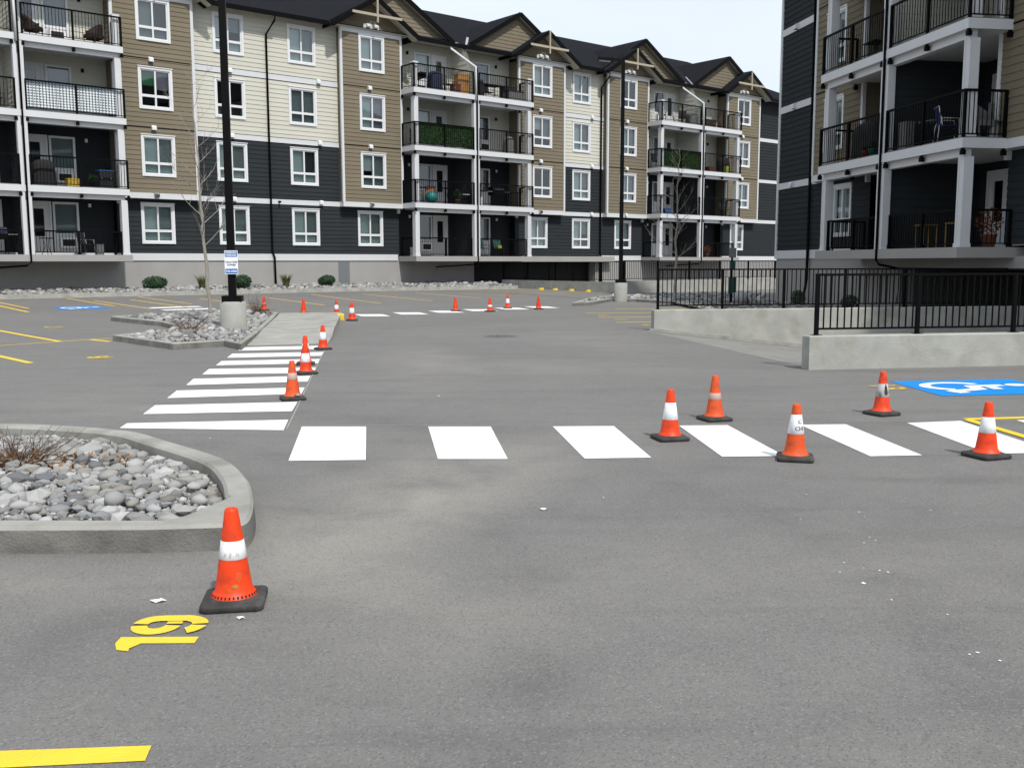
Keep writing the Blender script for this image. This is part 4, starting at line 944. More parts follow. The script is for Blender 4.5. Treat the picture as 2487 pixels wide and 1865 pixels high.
def stack(root, uc, hb, hi, ho, J, cfg, ind=(), bays=(-1, 1), winoff=0., bw=1.5, lookf=None, gab=True):
    tr = Pieces('trim_board', 'white_trim', root)
    for s in bays:
        a, b = sorted((uc+s*hi, uc+s*ho)); wc = (a+b)/2+winoff*s; individual = s in ind; hs = []
        for f in range(4):
            off = .4 if f else 0.
            lk = (lookf(s, f) if lookf else None) or random.choice([(P_, G_, P_, P_), (P_, G_, G_, G_), (G_, D_, P_, G_), (P_, D_, P_, P_)])
            hs.append(window(root, wc, WT[f], off+.004, bw, WH, lk))
            if f: vent(root, wc-.18, [0, 4.62, 7.50, 10.39][f], off+.03)
        siding(root, a, b, 4.70, 12.98, .4, 'brown_siding', [h for h in hs[1:]], individual, J)
        siding(root, a, b, 2.06, 4.47, 0., 'dark_siding', hs[:1], individual, J)
        siding_side(J['brown_side'], a, -1, RW, .4, 4.7, 13.0); siding_side(J['brown_side'], b, 1, RW, .4, 4.7, 13.0)
        for u in (a, b):
            tr.fb(u-.065, u+.065, .33, .445, 4.70, 12.98)
        tr.fb(a-.05, b+.05, -.28, .44, 4.46, 4.70); tr.fb(a-.06, b+.06, .3, .445, 12.98, 13.22)
        for z in (7.52, 10.42): J['flash'].fb(a, b, .41, .432, z-.02, z+.02)
        vent(root, wc-.18, 4.62, .43)
        for z in (4.3,): tr.fb((b if s < 0 else a)-.12-(.0 if s < 0 else -.12), (b if s < 0 else a)+.0+(.0 if s < 0 else .12), .02, .16, 4.22, 4.46)
    # balcony slabs, beams, columns
    for f in range(4):
        zb, zt = SLAB[f], FLR[f]
        mb = MB(); mb.fb(uc-hb, uc+hb, RW-.02, BO, zb, zt)
        S = mb.build('balcony_slab', 'foundation' if f == 0 else 'white_trim', root)
        if f: MB().fb(uc-hb+.03, uc+hb-.03, RW-.01, BO-.03, zt, zt+.03).build('deck', 'fabric_grey', S)
        if f: tr.fb(uc-hb+.16, uc+hb-.16, 1.28, 1.5, zb-.2, zb-.002)
        for s in (-1, 1):
            cu = uc+s*(hb-.2)
            if f < 3:
                c = MB(); zt2 = SLAB[f+1]-.2; c.fb(cu-.12, cu+.12, 1.27, 1.51, zt, zt2)
                for q in (-.13, .07): c.fb(cu+q, cu+q+.06, 1.255, 1.525, zt, zt2)
                c.fb(cu-.15, cu+.15, 1.24, 1.54, zt, zt+.1); c.build('column', 'white_trim', root)
            else:
                c = MB(); c.fb(cu-.11, cu+.11, 1.28, 1.5, zt, zt+1.22); c.fb(cu-.15, cu+.15, 1.24, 1.54, zt+1.22, zt+1.3); c.build('stub_column', 'white_trim', root)
            # divider posts either side of the down pipe
            if f < 3:
                d0, d1 = sorted((uc+s*.05, uc+s*.19)); MB().fb(d0, d1, 1.40, BO-.02, zt, SLAB[f+1]).build('divider_post', 'white_trim', root)
        # railings
        if f: 
            for s in (-1, 1): rail_local(root, [(uc+s*.2, BO-.045), (uc+s*(hb-.045), BO-.045), (uc+s*(hb-.045), .47)], zt)
        else:
            for s in (-1, 1): rail_local(root, [(uc+s*.2, BO-.25), (uc+s*(hb-.33), BO-.25)], zt, .98, 0.)
            for s in (-1, 1): rail_local(root, [(uc+s*(hb-.2), 1.2), (uc+s*(hb-.2), .05)], zt, .98, 0.)
        # recess walls
        m = 'cream_siding' if f >= 2 else 'dark_siding'; top = 13.18 if f == 3 else SLAB[f+1]; holes = []
        for s in (-1, 1):
            dd = sorted((uc+s*.45, uc+s*1.45)); ww = sorted((uc+s*1.5, uc+s*2.55)); lk, ac = cfg.get((s, f), ('blind_grey', False))
            holes.append(door(root, dd[0], dd[1], zt+.03, RW)); holes.append(patio_window(root, ww[0], ww[1], zt+.03, RW, lk, ac))
        siding(root, uc-hi-.02, uc+hi+.02, zt, top, RW, m, holes, False, J)
        # partition between the two flats
        Mb = J['part_c' if f >= 2 else 'part_d']
        if f < 3: siding_side(Mb, uc-.07, -1, RW, 1.38, zt, top); siding_side(Mb, uc+.07, 1, RW, 1.38, zt, top); J['part_edge'].fb(uc-.085, uc+.085, 1.36, 1.40, zt, top)
        else:
            for sg in (-1, 1): J['part_c'].quad(*[(uc+sg*.07, -o, z) for o, z in ((RW, zt), (1.38, zt), (1.38, zt+1.15), (.5, top), (RW, top))])
            siding_side(Mb, uc-.071, -1, RW, 1.36, zt, zt+1.15); siding_side(Mb, uc+.071, 1, RW, 1.36, zt, zt+1.15)
            for k in range(5): o1 = 1.36-(k+.8)*.16; siding_side(Mb, uc-.071, -1, RW, o1, zt+1.15+k*.28, zt+1.15+(k+1)*.28); siding_side(Mb, uc+.071, 1, RW, o1, zt+1.15+k*.28, zt+1.15+(k+1)*.28)
        J['part_edge'].fb(uc-hi-.02, uc+hi+.02, RW-.02, RW+.03, top-.03, top+.0) if f == 3 else None
        # small wall lights
        for s in (-1, 1): MB().fb(uc+s*3.0-.05, uc+s*3.0+.05, RW, RW+.1, zt+2.05, zt+2.2).build('wall_light', 'black_metal' if f >= 2 else 'plastic_white', root)
    tr.build('trim', 'white_trim', root)
    # down pipe from the gutter to the middle of the stack
    dp = MB(); dp.tube([(uc-.9, -.55, 13.12), (uc-.9, -.6, 12.95), (uc-.06, -BO-.0, 11.95), (uc-.06, -BO-.02, 10.2)], .06, 8); dp.build('white_downpipe', 'white_trim', root)
    dp = MB(); dp.tube([(uc+.02, -BO-.02, 11.9), (uc+.02, -BO-.02, 1.68), (uc-.1, -1.5, 1.55), (uc-1.6, .02, 1.42), (uc-1.6, .02, .3)], .038, 8); dp.build('black_downpipe', 'black_metal', root)

def new_J(root):
    d = {k: MB() for k in ('brown_siding', 'dark_siding', 'cream_siding', 'brown_side', 'part_c', 'part_d')}
    d['flash'] = Pieces('flashing', 'black_metal', root); d['part_edge'] = Pieces('partition_edge', 'white_trim', root); return d
def flush_J(J, root):
    for k, nm, m in (('brown_siding', 'siding_boards', 'brown_siding'), ('dark_siding', 'siding_boards', 'dark_siding'), ('cream_siding', 'siding_boards', 'cream_siding'), ('brown_side', 'bay_sides', 'brown_siding'), ('part_c', 'partition', 'cream_siding'), ('part_d', 'partition', 'dark_siding')):
        if J[k].f: J[k].build(nm, m, root, kind='stuff')
EZ, ES, RZO = 13.25, .487, -7.0                                  # eave height, main roof slope, ridge offset
def mainz(o): return EZ+ES*(.55-o)
def gable(root, uc, hw, zb, zp, of, oface, oback, hface, truss=False):
    """roof prism of a gable: rake at offset 'of', wall face at 'oface', running back to 'oback'"""
    th = .16; mb = MB(); sl = (zp-zb)/hw
    for s in (-1, 1):
        e = (uc+s*hw, zb); p = (uc, zp)
        q = [(e[0], -of, e[1]), (p[0], -of, p[1]), (p[0], -oback, p[1]), (e[0], -oback, e[1])]; mb.add(q+[(x, y, z-th) for x, y, z in q], [(0, 1, 2, 3), (7, 6, 5, 4), (0, 4, 5, 1), (3, 7, 4, 0), (1, 5, 6, 2)] if s > 0 else [(3, 2, 1, 0), (4, 5, 6, 7), (1, 5, 4, 0), (0, 4, 7, 3), (2, 6, 5, 1)])
    G = mb.build('gable_roof', 'shingle', root)
    sf = MB()
    for s in (-1, 1): q = [(uc+s*hw, -of+.02, zb-th-.004), (uc, -of+.02, zp-th-.004), (uc, -oface, zp-th-.004), (uc+s*hw, -oface, zb-th-.004)]; sf.quad(*(q if s < 0 else q[::-1]))
    sf.build('soffit', 'soffit', G)
    rk = MB()
    for s in (-1, 1): rk.bar((uc+s*(hw+.02), -of-.02, zb-.10), (uc, -of-.02, zp-.10), .05, .24)
    rk.build('rake_board', 'black_metal', G)
    fm = MB(); n = max(1, round((zp-hface)/EXPO)); ex = (zp-hface)/n                  # sided triangle
    for i in range(n):
        c, d = hface+i*ex, min(hface+(i+1)*ex, zp-.05); wa, wb_ = hw*(zp-c)/(zp-zb), hw*(zp-d)/(zp-zb); wa = min(wa, hw*.98)
        fm.add([(uc-wa, -oface, c), (uc+wa, -oface, c), (uc+wa, -oface-.026, c), (uc-wa, -oface-.026, c), (uc+wb_, -oface-.006, d), (uc-wb_, -oface-.006, d)], [(0, 1, 2, 3), (3, 2, 4, 5)])
    fm.build('gable_face', 'brown_siding', G)
    if truss:
        zc = zb+(zp-zb)*.45; wc = hw*(zp-zc)/(zp-zb)
        MB().bar((uc-wc-.05, -of-.06, zc-.06), (uc+wc+.05, -of-.06, zc-.06), .10, .12).build('collar_beam', 'truss_timber', G); MB().bar((uc, -of-.07, zp-.05), (uc, -of-.07, zc-.40), .085, .085).build('king_post', 'truss_timber', G)
        pl = MB(); pl.fb(uc-.45, uc+.45, oface+.02, oface+.06, 13.24, 13.50); VP = pl.build('vent_plate', 'white_trim', G)
        for s in (-1, 1): ob('vent_hood', _cache['vent'], G, (uc+s*.22, -oface-.06, 13.40))

# ---------------------------------------------------------------- the long building
MAIN = thing('apartment_building', 'long four storey apartment building with cream, brown and charcoal siding, gables and balconies', 'apartment building', (P0.x, P0.y, 0), TH_A)
J = new_J(MAIN)
random.seed(4)
def lkA(s, f): return {1: [(P_, G_, P_, P_), (P_, G_, P_, P_), ('blind_green', 'curtain_mauve', B_, B_), (G_, D_, G_, G_)][f]}.get(s)
def lkB(s, f): return {-1: [(P_, G_, P_, P_), (P_, G_, G_, G_), (P_, 'curtain_mauve', P_, 'curtain_mauve'), (P_, G_, P_, P_)][f], 1: [(P_, G_, P_, P_), (B_, B_, B_, B_), (P_, G_, B_, B_), (P_, G_, P_, P_)][f]}[s]
def lkC(s, f): return {-1: [(P_, G_, P_, D_), (P_, G_, P_, P_), (P_, G_, P_, D_), (B_, D_, B_, B_)][f], 1: [(P_, G_, P_, P_), (P_, G_, P_, P_), (P_, G_, P_, P_), (B_, D_, D_, D_)][f]}[s]
UCA, UCB, UCC = -12.85, 9.68, 28.45
stack(MAIN, UCA, 4.03, 4.0, 7.5, J, {(1, 0): (G_, True), (1, 1): (G_, True), (1, 2): ('plastic_blue' if False else G_, False), (1, 3): (G_, True), (-1, 0): (G_, False)}, ind=(1,), lookf=lkA, winoff=.02)
stack(MAIN, UCB, 4.03, 4.0, 7.5, J, {(-1, 3): (P_, False), (-1, 2): (P_, False), (-1, 1): (B_, False), (-1, 0): (B_, True), (1, 3): (G_, False), (1, 2): (B_, True), (1, 1): (B_, False), (1, 0): (G_, False)}, ind=(-1,), lookf=lkB)
stack(MAIN, UCC, 4.05, 4.02, 7.62, J, {(-1, 3): (B_, True), (-1, 2): (G_, False), (1, 2): (G_, False)}, lookf=lkC)
tr = Pieces('trim_board', 'white_trim', MAIN); fl = J['flash']
def flat_section(u0, u1, cols, looks, individual=False, top=('cream_siding',)*2, rightedge=True):
    hs = {f: [] for f in range(4)}
    for ci, c in enumerate(cols):
        for f in range(4):
            hs[f].append(window(MAIN, c, WT[f], .004, 1.5, WH, looks[ci][f]))
            vent(MAIN, c+1.2*(1 if ci or len(cols) == 1 else -1)*0+(.85 if ci or len(cols) == 1 else 0), [4.62, 7.52, 10.45, 99][f], .03) if f < 3 else None
    mats = ['dark_siding', 'dark_siding', top[0], top[1]]
    zr = [(2.06, 4.46), (4.70, 7.37), (7.60, 10.29), (10.54, 13.2)]
    for f in range(4): siding(MAIN, u0, u1, zr[f][0], zr[f][1], 0., mats[f], hs[f], individual, J)
    for z0, z1 in ((4.46, 4.70), (7.37, 7.60), (10.29, 10.54)): tr.fb(u0, u1, -.02, .045, z0, z1); fl.fb(u0, u1, .0, .05, z1, z1+.022); fl.fb(u0, u1, -.01, .03, z0-.02, z0)
b1R, b2L, b3R, b4L, b5R = UCA+7.5, UCB-7.5, UCB+7.5, UCC-7.62, UCC+7.62
flat_section(b1R, b2L, [-3.49, .23], [[(P_, G_, P_, P_), (P_, G_, P_, P_), (B_, B_, B_, B_), (P_, G_, P_, P_)], [(P_, G_, P_, P_), (P_, D_, P_, P_), (G_, G_, G_, G_), (P_, G_, P_, P_)]], True)
flat_section(b3R, b4L, [18.95], [[(P_, G_, P_, D_), (P_, G_, P_, P_), (P_, G_, P_, P_), (P_, G_, P_, P_)]])
flat_section(b5R, b5R+7.5, [], [], top=('dark_siding', 'dark_siding'))
flat_section(UCA-7.5-6, UCA-7.5, [], [])
tr.fb(b5R+7.45, b5R+7.58, -.06, .05, 2, 13.2)
# base trim and foundation
tr.fb(-27, UCB-4.1, -.05, .05, 1.76, 2.08); tr.fb(UCC-7.9, UCC-4.1, -.05, .05, 1.76, 2.08); tr.fb(UCC+4.1, b5R+7.5, -.05, .05, 1.76, 2.08)
tr.build('trim', 'white_trim', MAIN)
mb = MB(); mb.fb(-27, UCB+1.0, -.6, 0, -.3, 1.76); mb.fb(UCC-8.2, b5R+7.5, -.6, 0, -.3, 1.76); mb.build('foundation_wall', 'foundation', MAIN)
MB().fb(2.0, 2.65, 0, .012, .3, 1.758).build('foundation_patch', 'grey_metal', MAIN)
mb = MB(); mb.fb(UCB+1.0, UCC-8.2, -2.2, -1.8, -1.5, 1.72); mb.build('entrance_wall', 'parkade_dark', MAIN)
mb = MB(); mb.fb(UCB+4.03, UCC-7.0, -.3, .5, 1.70, 2.02); mb.build('slab_edge', 'foundation', MAIN)
mb = MB(); mb.fb(UCB+1.0, UCC-8.2, -1.9, -.02, 1.66, 1.72); mb.build('entrance_ceiling', 'parkade_dark', MAIN)
for u, w in ((UCB+2.3, 1.9), (UCB+8.6, 1.2)):
    mb = MB(); mb.fb(u, u+.08, -1.8, -1.74, -1, 1.15); mb.fb(u+w-.08, u+w, -1.8, -1.74, -1, 1.15); mb.fb(u+.08, u+w-.08, -1.8, -1.74, 1.07, 1.15); E_ = mb.build('entrance_frame', 'white_trim', MAIN); MB().fb(u+.08, u+w-.08, -1.8, -1.77, -1, 1.07).build('entrance_door', 'interior', E_)
for u in (UCB+5.0, UCB+7.2): MB().fb(u, u+.1, -.1, 0, -1, 1.7).build('entrance_post', 'black_metal', MAIN)
# core and back of the building
mb = MB(); mb.fb(-27, b5R+7.5, -15., -.9, -.2, 13.2); mb.build('core', 'interior', MAIN)
# eave shadow board, soffit, gutter, roof
sf = MB(); gu = Pieces('gutter', 'black_metal', MAIN); ends = [(-27, UCA-5.75-2.5), (UCA-3.25, UCA+3.25), (UCA+8.25, UCB-8.25), (UCB-3.25, UCB+3.25), (UCB+8.25, UCC-8.25), (UCC-3.3, UCC+3.3), (UCC+8.3, b5R+8.1)]
sf.fb(-27.4, b5R+8., RW, .55, 13.2, 13.24); sf.build('soffit', 'soffit', MAIN)
for a, b in ends: gu.fb(a, b, .55, .68, 13.08, 13.27)
gu.fb(b5R+8., b5R+8.12, -15, .6, 13.08, 13.27); gu.build('gutter', 'black_metal', MAIN)
rz = mainz(RZO); UL, UR = -27.5, b5R+8.0; HR = UR-7.2; mb = MB()
mb.add([(UL, -.58, 13.24), (UR, -.58, 13.24), (HR, -RZO, rz), (UL, -RZO, rz), (UR, 14.6, 13.24), (UL, 14.6, 13.24)], [(0, 1, 2, 3), (1, 4, 2), (3, 2, 4, 5), (0, 3, 5)]); mb.build('main_roof', 'shingle', MAIN)
for uc in (UCA, UCB, UCC):
    for s in (-1, 1):
        gable(MAIN, uc+s*4.2, 3.72, 13.42, 15.66, .30, 0., -4.6, 13.26)
        gable(MAIN, uc+s*5.75, 2.52, 13.16, 14.77, 1.0, .4, -2.9, 13.2, True)
        sl = (15.66-13.42)/3.72                                    # valley flashing on the inner side of the big gable
        def val(o): z = mainz(o); return (uc+s*4.2-s*(15.66-z)/sl, -o, z+.02)
        a, b = Vector(val(.45)), Vector(val(-1.5)); d = Vector((.13, 0, 0)); MB().quad(a-d, a+d, b+d, b-d).build('valley_flashing', 'galvanised', MAIN)
for u, o in ((17.9, -2.2), (-.8, -3.4), (19.4, -4.2)):
    z = mainz(o); MB().tube([(u, -o, z-.1), (u, -o, z+.45)], .06, 8).build('roof_vent_pipe', 'white_trim', MAIN)
# down pipes of the flat sections
for u in (-1.64, 20.55):
    mb = MB(); mb.tube([(u+.25, -.6, 13.1), (u+.25, -.55, 12.9), (u, -.12, 12.3), (u, -.11, 2.2), (u+.08, -.16, 1.9), (u+.1, -.16, .45)], .05, 8); mb.build('black_downpipe', 'black_metal', MAIN)
for u, z in ((-1.2, 4.58),): MB().tube([(u, -.05, z), (u, -.22, z-.02)], .05, 8).build('security_camera', 'black_metal', MAIN)
flush_J(J, MAIN)

# ---------------------------------------------------------------- the near building (right)
NEAR = thing('apartment_building', 'near apartment building in shade with charcoal and brown siding above the ramp', 'apartment building', (W0.x, W0.y, 0), TH_B)
RW = -1.5; J = new_J(NEAR); UCN = 10.45; random.seed(9)
stack(NEAR, UCN, 3.86, 3.42, 6.72, J, {(-1, 0): (B_, False)}, ind=(-1,), winoff=.2, bw=1.35, lookf=lambda s, f: (P_, G_, P_, G_))
tr = Pieces('trim_board', 'white_trim', NEAR)
for z0, z1 in ((2.06, 4.46), (4.70, 7.37), (7.62, 10.29), (10.54, 13.2)): siding(NEAR, 0, UCN-6.72, z0, z1, 0., 'dark_siding', [], True, J); siding(NEAR, UCN+6.72, UCN+14, z0, z1, 0., 'dark_siding', [], False, J)
for z0, z1 in ((4.46, 4.70), (7.37, 7.62), (10.29, 10.54)):
    tr.fb(-.05, UCN-6.72, -.02, .05, z0, z1); tr.fb(UCN+6.72, UCN+14, -.02, .05, z0, z1)
    for u in (1.35, 3.45): vent(NEAR, u, (z0+z1)/2, .045)
tr.fb(-.08, .07, -.1, .055, 2.06, 13.2); tr.fb(-.1, UCN-4.2, -.05, .05, 1.76, 2.08)
tr.build('trim', 'white_trim', NEAR)
mb = MB(); tube = mb.tube([(2.9, -.6, 13.1), (2.9, -.12, 12.5), (2.9, -.11, 1.0), (2.9, -.2, .4), (3.2, -.5, .15)], .055, 8); mb.build('black_downpipe', 'black_metal', NEAR)
mb = MB(); mb.fb(0, 9.0, -.5, 0, -.3, 1.76); mb.fb(9.0, 23.5, -.5, 0, 1.45, 1.76); mb.fb(23.5, UCN+14, -.5, 0, -.3, 1.76); mb.build('foundation_wall', 'foundation', NEAR)
mb = MB(); mb.fb(8.4, 24.2, -8.2, -8., -2.5, 1.8); mb.fb(8.4, 9.0, -8, -.5, -2.5, 1.76); mb.fb(23.5, 24.2, -8, -.5, -2.5, 1.76); mb.fb(9.0, 23.5, -8, -.5, 1.4, 1.76); mb.build('garage_walls', 'parkade_dark', NEAR)  # garage carried on under the balcony: an added cavity keeps that stretch dark
mb = MB(); mb.fb(-.01, UCN+14, -14, -2.0, 1.8, 13.2); mb.fb(-.01, 8.4, -14, -.62, -.2, 1.8); mb.build('core', 'interior', NEAR)
siding_side(J['dark_siding'], 0, -1, -14, 0, 2.06, 13.2)
MB().quad((UCN+14, -.02, 2), (UCN+14, 14, 2), (UCN+14, 14, 13.2), (UCN+14, -.02, 13.2)).build('end_wall', 'dark_siding', NEAR)
mb = MB(); a, b = -.6, UCN+14.6; mb.add([(a, -.6, 13.24), (b, -.6, 13.24), (b-7, 7, 16.8), (a+7, 7, 16.8), (b, 14.6, 13.24), (a, 14.6, 13.24)], [(0, 1, 2, 3), (1, 4, 2), (3, 2, 4, 5), (0, 3, 5), (0, 5, 4, 1)]); mb.build('main_roof', 'shingle', NEAR)
gu = MB(); gu.fb(a, b, .6, .72, 13.08, 13.27); gu.build('gutter', 'black_metal', NEAR)
flush_J(J, NEAR)

# ================================================================== THINGS ON THE BALCONIES
def place(fr, u, o, f): return (fa if fr == 'A' else fbw)(u, o, FLR[f]+(.035 if f else .004)), (TH_A if fr == 'A' else TH_B)
def bt(name, label, cat, fr, u, o, f, yaw=0.): p, th = place(fr, u, o, f); return thing(name, label, cat, p, th+yaw)
def legs(t, w, d, h, m, r=.014, n=4):
    me = cached(('leg', round(h, 2), m, r), lambda: MB().tube([(0, 0, 0), (0, 0, h)], r, 6).mesh('leg', m))
    for sx in (-1, 1):
        for sy in (-1, 1): ob('leg', me, t, (sx*w/2, sy*d/2, 0))
def wicker_chair(label, *a, m='wicker_dark', yaw=0., w=.66):
    t = bt('wicker_chair', label, 'chair', *a, yaw); legs(t, w-.1, w-.14, .3, m, .018)
    MB().box(-w/2+.04, w/2-.04, -w/2+.04, w/2-.04, .28, .42).build('seat', m, t)
    mb = MB(); n = 14
    for i in range(n):                                             # wrap-round back and arms
        def P(k): an = R(-20+220*k/n); h = .62+.30*max(0, math.sin(an))**1.2; return math.cos(an)*w/2, math.sin(an)*w/2, h
        x0, y0, h0 = P(i); x1, y1, h1 = P(i+1); mb.add([(x0, y0, .26), (x1, y1, .26), (x1*1.08, y1*1.08, h1), (x0*1.08, y0*1.08, h0), (x0*.9, y0*.9, .26), (x1*.9, y1*.9, .26), (x1*.97, y1*.97, h1), (x0*.97, y0*.97, h0)], [(0, 1, 2, 3), (7, 6, 5, 4), (3, 2, 6, 7), (1, 0, 4, 5)])
    mb.build('back', m, t); return t
def metal_chair(label, *a, frame='black_metal', fabric='fabric_grey', yaw=0.):
    t = bt('patio_chair', label, 'chair', *a, yaw); w = .5; mb = MB()
    for s in (-1, 1): mb.tube([(s*w/2, -.25, 0), (s*w/2, -.22, .62), (s*w/2, .2, .64), (s*w/2, .26, .45), (s*w/2, .30, 0)], .012, 6); mb.tube([(s*w/2, .18, .42), (s*w/2, .30, .95)], .012, 6)
    mb.tube([(-w/2, .30, .95), (w/2, .30, .95)], .012, 6); mb.build('frame', frame, t)
    MB().box(-w/2, w/2, -.24, .2, .42, .45).build('seat', fabric, t); mb = MB(); mb.prism([(-w/2, .19, .46), (w/2, .19, .46), (w/2, .295, .93), (-w/2, .295, .93)], (0, .02, .005)); mb.build('backrest', fabric, t); return t
def grill(label, *a, lid='black_metal', body='black_metal', yaw=0.):
    t = bt('barbecue', label, 'barbecue', *a, yaw); legs(t, .8, .4, .62, 'black_metal', .016)
    MB().box(-.42, .42, -.24, .24, .6, .82).build('firebox', body, t); mb = MB(); n = 8
    pr = [(-.25+.5*(1-math.cos(math.pi*i/n))/2*1., .82+.27*math.sin(math.pi*i/n)) for i in range(n+1)]; mb.prism([(-.42, y, z) for y, z in pr], (.84, 0, 0)); mb.build('lid', lid, t)
    for s in (-1, 1): MB().box(s*.62-.18, s*.62+.18, -.2, .2, .78, .81).build('side_shelf', 'grey_metal', t)
    MB().tube([(-.3, -.28, .92), (.3, -.28, .92)], .012, 6).build('handle', 'galvanised', t); MB().box(-.38, .38, -.2, .2, .12, .16).build('lower_shelf', body, t); return t
def covered(label, *a, m='fabric_black', w=.9, d=.55, h=1.05, yaw=0., name='covered_barbecue', cat='barbecue'):
    t = bt(name, label, cat, *a, yaw); r = random.Random(len(label)); mb = MB(); n = 20; rings = [(1.0, 0.03), (.98, h*.35), (.95, h*.7), (.86, h*.88), (.6, h*.97), (.2, h)]
    vs = []
    for k, z in rings:
        for i in range(n):
            an = 2*math.pi*i/n; c, s_ = math.cos(an), math.sin(an); e = (abs(c)**5+abs(s_)**5)**(-.2); q = k*(1+(.05*math.sin(i*2.7)+r.uniform(-.02, .02))*(1-z/h)); vs.append((c*e*w/2*q, s_*e*d/2*q, z))
    mb.add(vs, [(j*n+i, j*n+(i+1) % n, (j+1)*n+(i+1) % n, (j+1)*n+i) for j in range(len(rings)-1) for i in range(n)], 0, True); mb.f.append(list(range(len(vs)-n, len(vs)))); mb.m.append(0); mb.sm.append(True); mb.build('cover', m, t)
    for sx in (-1, 1): MB().tube([(sx*w*.38, -d*.3, 0), (sx*w*.38, d*.3, 0)], .025, 6).build('foot', 'black_metal', t)
    return t
def table(label, *a, r0=.35, h=.7, top='black_metal', leg='black_metal', yaw=0., square=None):
    t = bt('patio_table', label, 'table', *a, yaw)
    if square: MB().box(-square[0]/2, square[0]/2, -square[1]/2, square[1]/2, h-.03, h).build('table_top', top, t); legs(t, square[0]-.08, square[1]-.08, h-.03, leg, .018)
    else:
        mb = MB(); mb.lathe([(.01, h-.03), (r0-.01, h-.03), (r0, h-.015), (r0-.01, h), (.01, h)], 24); mb.build('table_top', top, t)
        for k in range(3): an = 2.1*k+.4; MB().tube([(math.cos(an)*r0*.75, math.sin(an)*r0*.75, 0), (math.cos(an)*.06, math.sin(an)*.06, h*.5), (math.cos(an)*r0*.5, math.sin(an)*r0*.5, h-.02)], .012, 6).build('leg', leg, t)
    return t
def potted(label, *a, pot='terracotta', leaf='hedge_leaf', h=.5, r0=.15, n=160, yaw=0.):
    t = bt('potted_plant', label, 'potted plant', *a, yaw); mb = MB(); mb.lathe([(.01, 0), (r0*.7, 0), (r0, r0*1.6), (r0*1.06, r0*1.6), (r0*1.06, r0*1.75), (r0*.9, r0*1.75), (r0*.85, r0*1.5), (.01, r0*1.5)], 18); mb.build('pot', pot, t); r = random.Random(len(label)*3); mb = MB()
    for _ in range(n):
        d = Vector((r.gauss(0, 1), r.gauss(0, 1), r.gauss(0, 1))).normalized()*r.random()**.4; c = Vector((d.x*h*.45, d.y*h*.45, r0*1.6+h*.45+d.z*h*.45)); s = r.uniform(.03, .06); e = Vector((r.gauss(0, 1), r.gauss(0, 1), r.gauss(0, 1))).normalized(); q = e.orthogonal().normalized(); mb.quad(c-e*s, c+q*s*.5, c+e*s, c-q*s*.5)
    mb.build('foliage', leaf, t, kind='stuff'); return t
def crate(label, *a, m='wood_red', w=.5, d=.4, h=.45, name='storage_box', cat='box', lid=None, yaw=0.):
    t = bt(name, label, cat, *a, yaw); mb = MB(); mb.prism([(-w/2*.94, -d/2*.94, 0), (w/2*.94, -d/2*.94, 0), (w/2*.94, d/2*.94, 0), (-w/2*.94, d/2*.94, 0)], (0, 0, h)); mb.build('body', m, t); MB().box(-w/2, w/2, -d/2, d/2, h, h+.05).build('lid', lid or m, t)
    for s in (-1, 1): MB().box(s*w*.3-.03, s*w*.3+.03, -d/2-.012, -d/2*.94, h*.55, h*.62).build('latch', 'grey_metal', t)
    return t
def hedge(label, fr, u0, u1, f):
    p, th = place(fr, u0, 1.515, f); t = thing('privacy_screen', label, 'privacy screen', p, th); L = u1-u0; r = random.Random(int(u0*10)); mb = MB(); mb.box(0, L, -.02, .02, .12, 1.12); mb.build('backing', 'hedge_leaf', t); mb = MB()
    for _ in range(2600):
        c = Vector((r.uniform(0, L), r.uniform(-.11, .05)*r.random(), r.uniform(.08, 1.17))); s = r.uniform(.03, .06); e = Vector((r.gauss(0, 1), r.gauss(0, .4), r.gauss(0, 1))).normalized(); q = e.cross(Vector((r.gauss(0, .5), -1, r.gauss(0, .5)))).normalized(); mb.quad(c-e*s, c+q*s*.5, c+e*s, c-q*s*.5)
    mb.build('leaves', 'hedge_leaf', t, kind='stuff')
# --- stack left of the bay with the green curtain
A_ = 'A'
wicker_chair('dark wicker armchair beside the downpipe on the topmost left balcony', A_, -12.1, 1.0, 3, yaw=R(50)); wicker_chair('dark wicker armchair at the column end of the topmost left balcony', A_, -9.75, 1.0, 3, yaw=R(-60))
p, th = place(A_, -12.62, 1.515, 2); LS = thing('privacy_screen', 'pale blue and white woven screen tied behind a balcony railing', 'privacy screen', p, th)
mb = MB(); mb2 = MB(); L = 3.45
for i in range(int(L/.11)): mb.box(i*.11, i*.11+.06, -.012, .006, .12, 1.08)
for j in range(9): mb2.box(0, L, -.018, -.012, .14+j*.105, .14+j*.105+.048)
MB().box(0, L, .008, .014, .1, 1.1).build('cloth', 'screen_blue', LS); mb.build('upright_strips', 'blind_pale', LS, kind='stuff'); mb2.build('cross_strips', 'sign_white', LS, kind='stuff')
covered('barbecue under a black cover beside the downpipe two floors below the wicker chairs', A_, -12.0, .95, 1)
crate('yellow flower box on the balcony above the ground floor left', A_, -10.95, 1.2, 1, m='flower_yellow', w=.55, d=.3, h=.28, name='flower_box', cat='flower box'); crate('dark bin with bright blue lid near a balcony column', A_, -9.55, .8, 1, m='fabric_black', lid='plastic_blue', w=.6, d=.5, h=.72)
potted('dark pot with sparse plant between flower box and blue lidded bin', A_, -10.15, 1.1, 1, pot='fabric_black', h=.4)
table('small black bistro table on the ground floor balcony left of the bay', A_, -12.05, 1.0, 0, r0=.28, h=.68); metal_chair('folded grey chair on the ground floor balcony left of the bay', A_, -10.5, .9, 0, fabric='fabric_black', frame='grey_metal', yaw=R(30)); crate('small pale box on the ground floor balcony left of the bay', A_, -9.95, .9, 0, m='fabric_grey', w=.3, d=.3, h=.4)
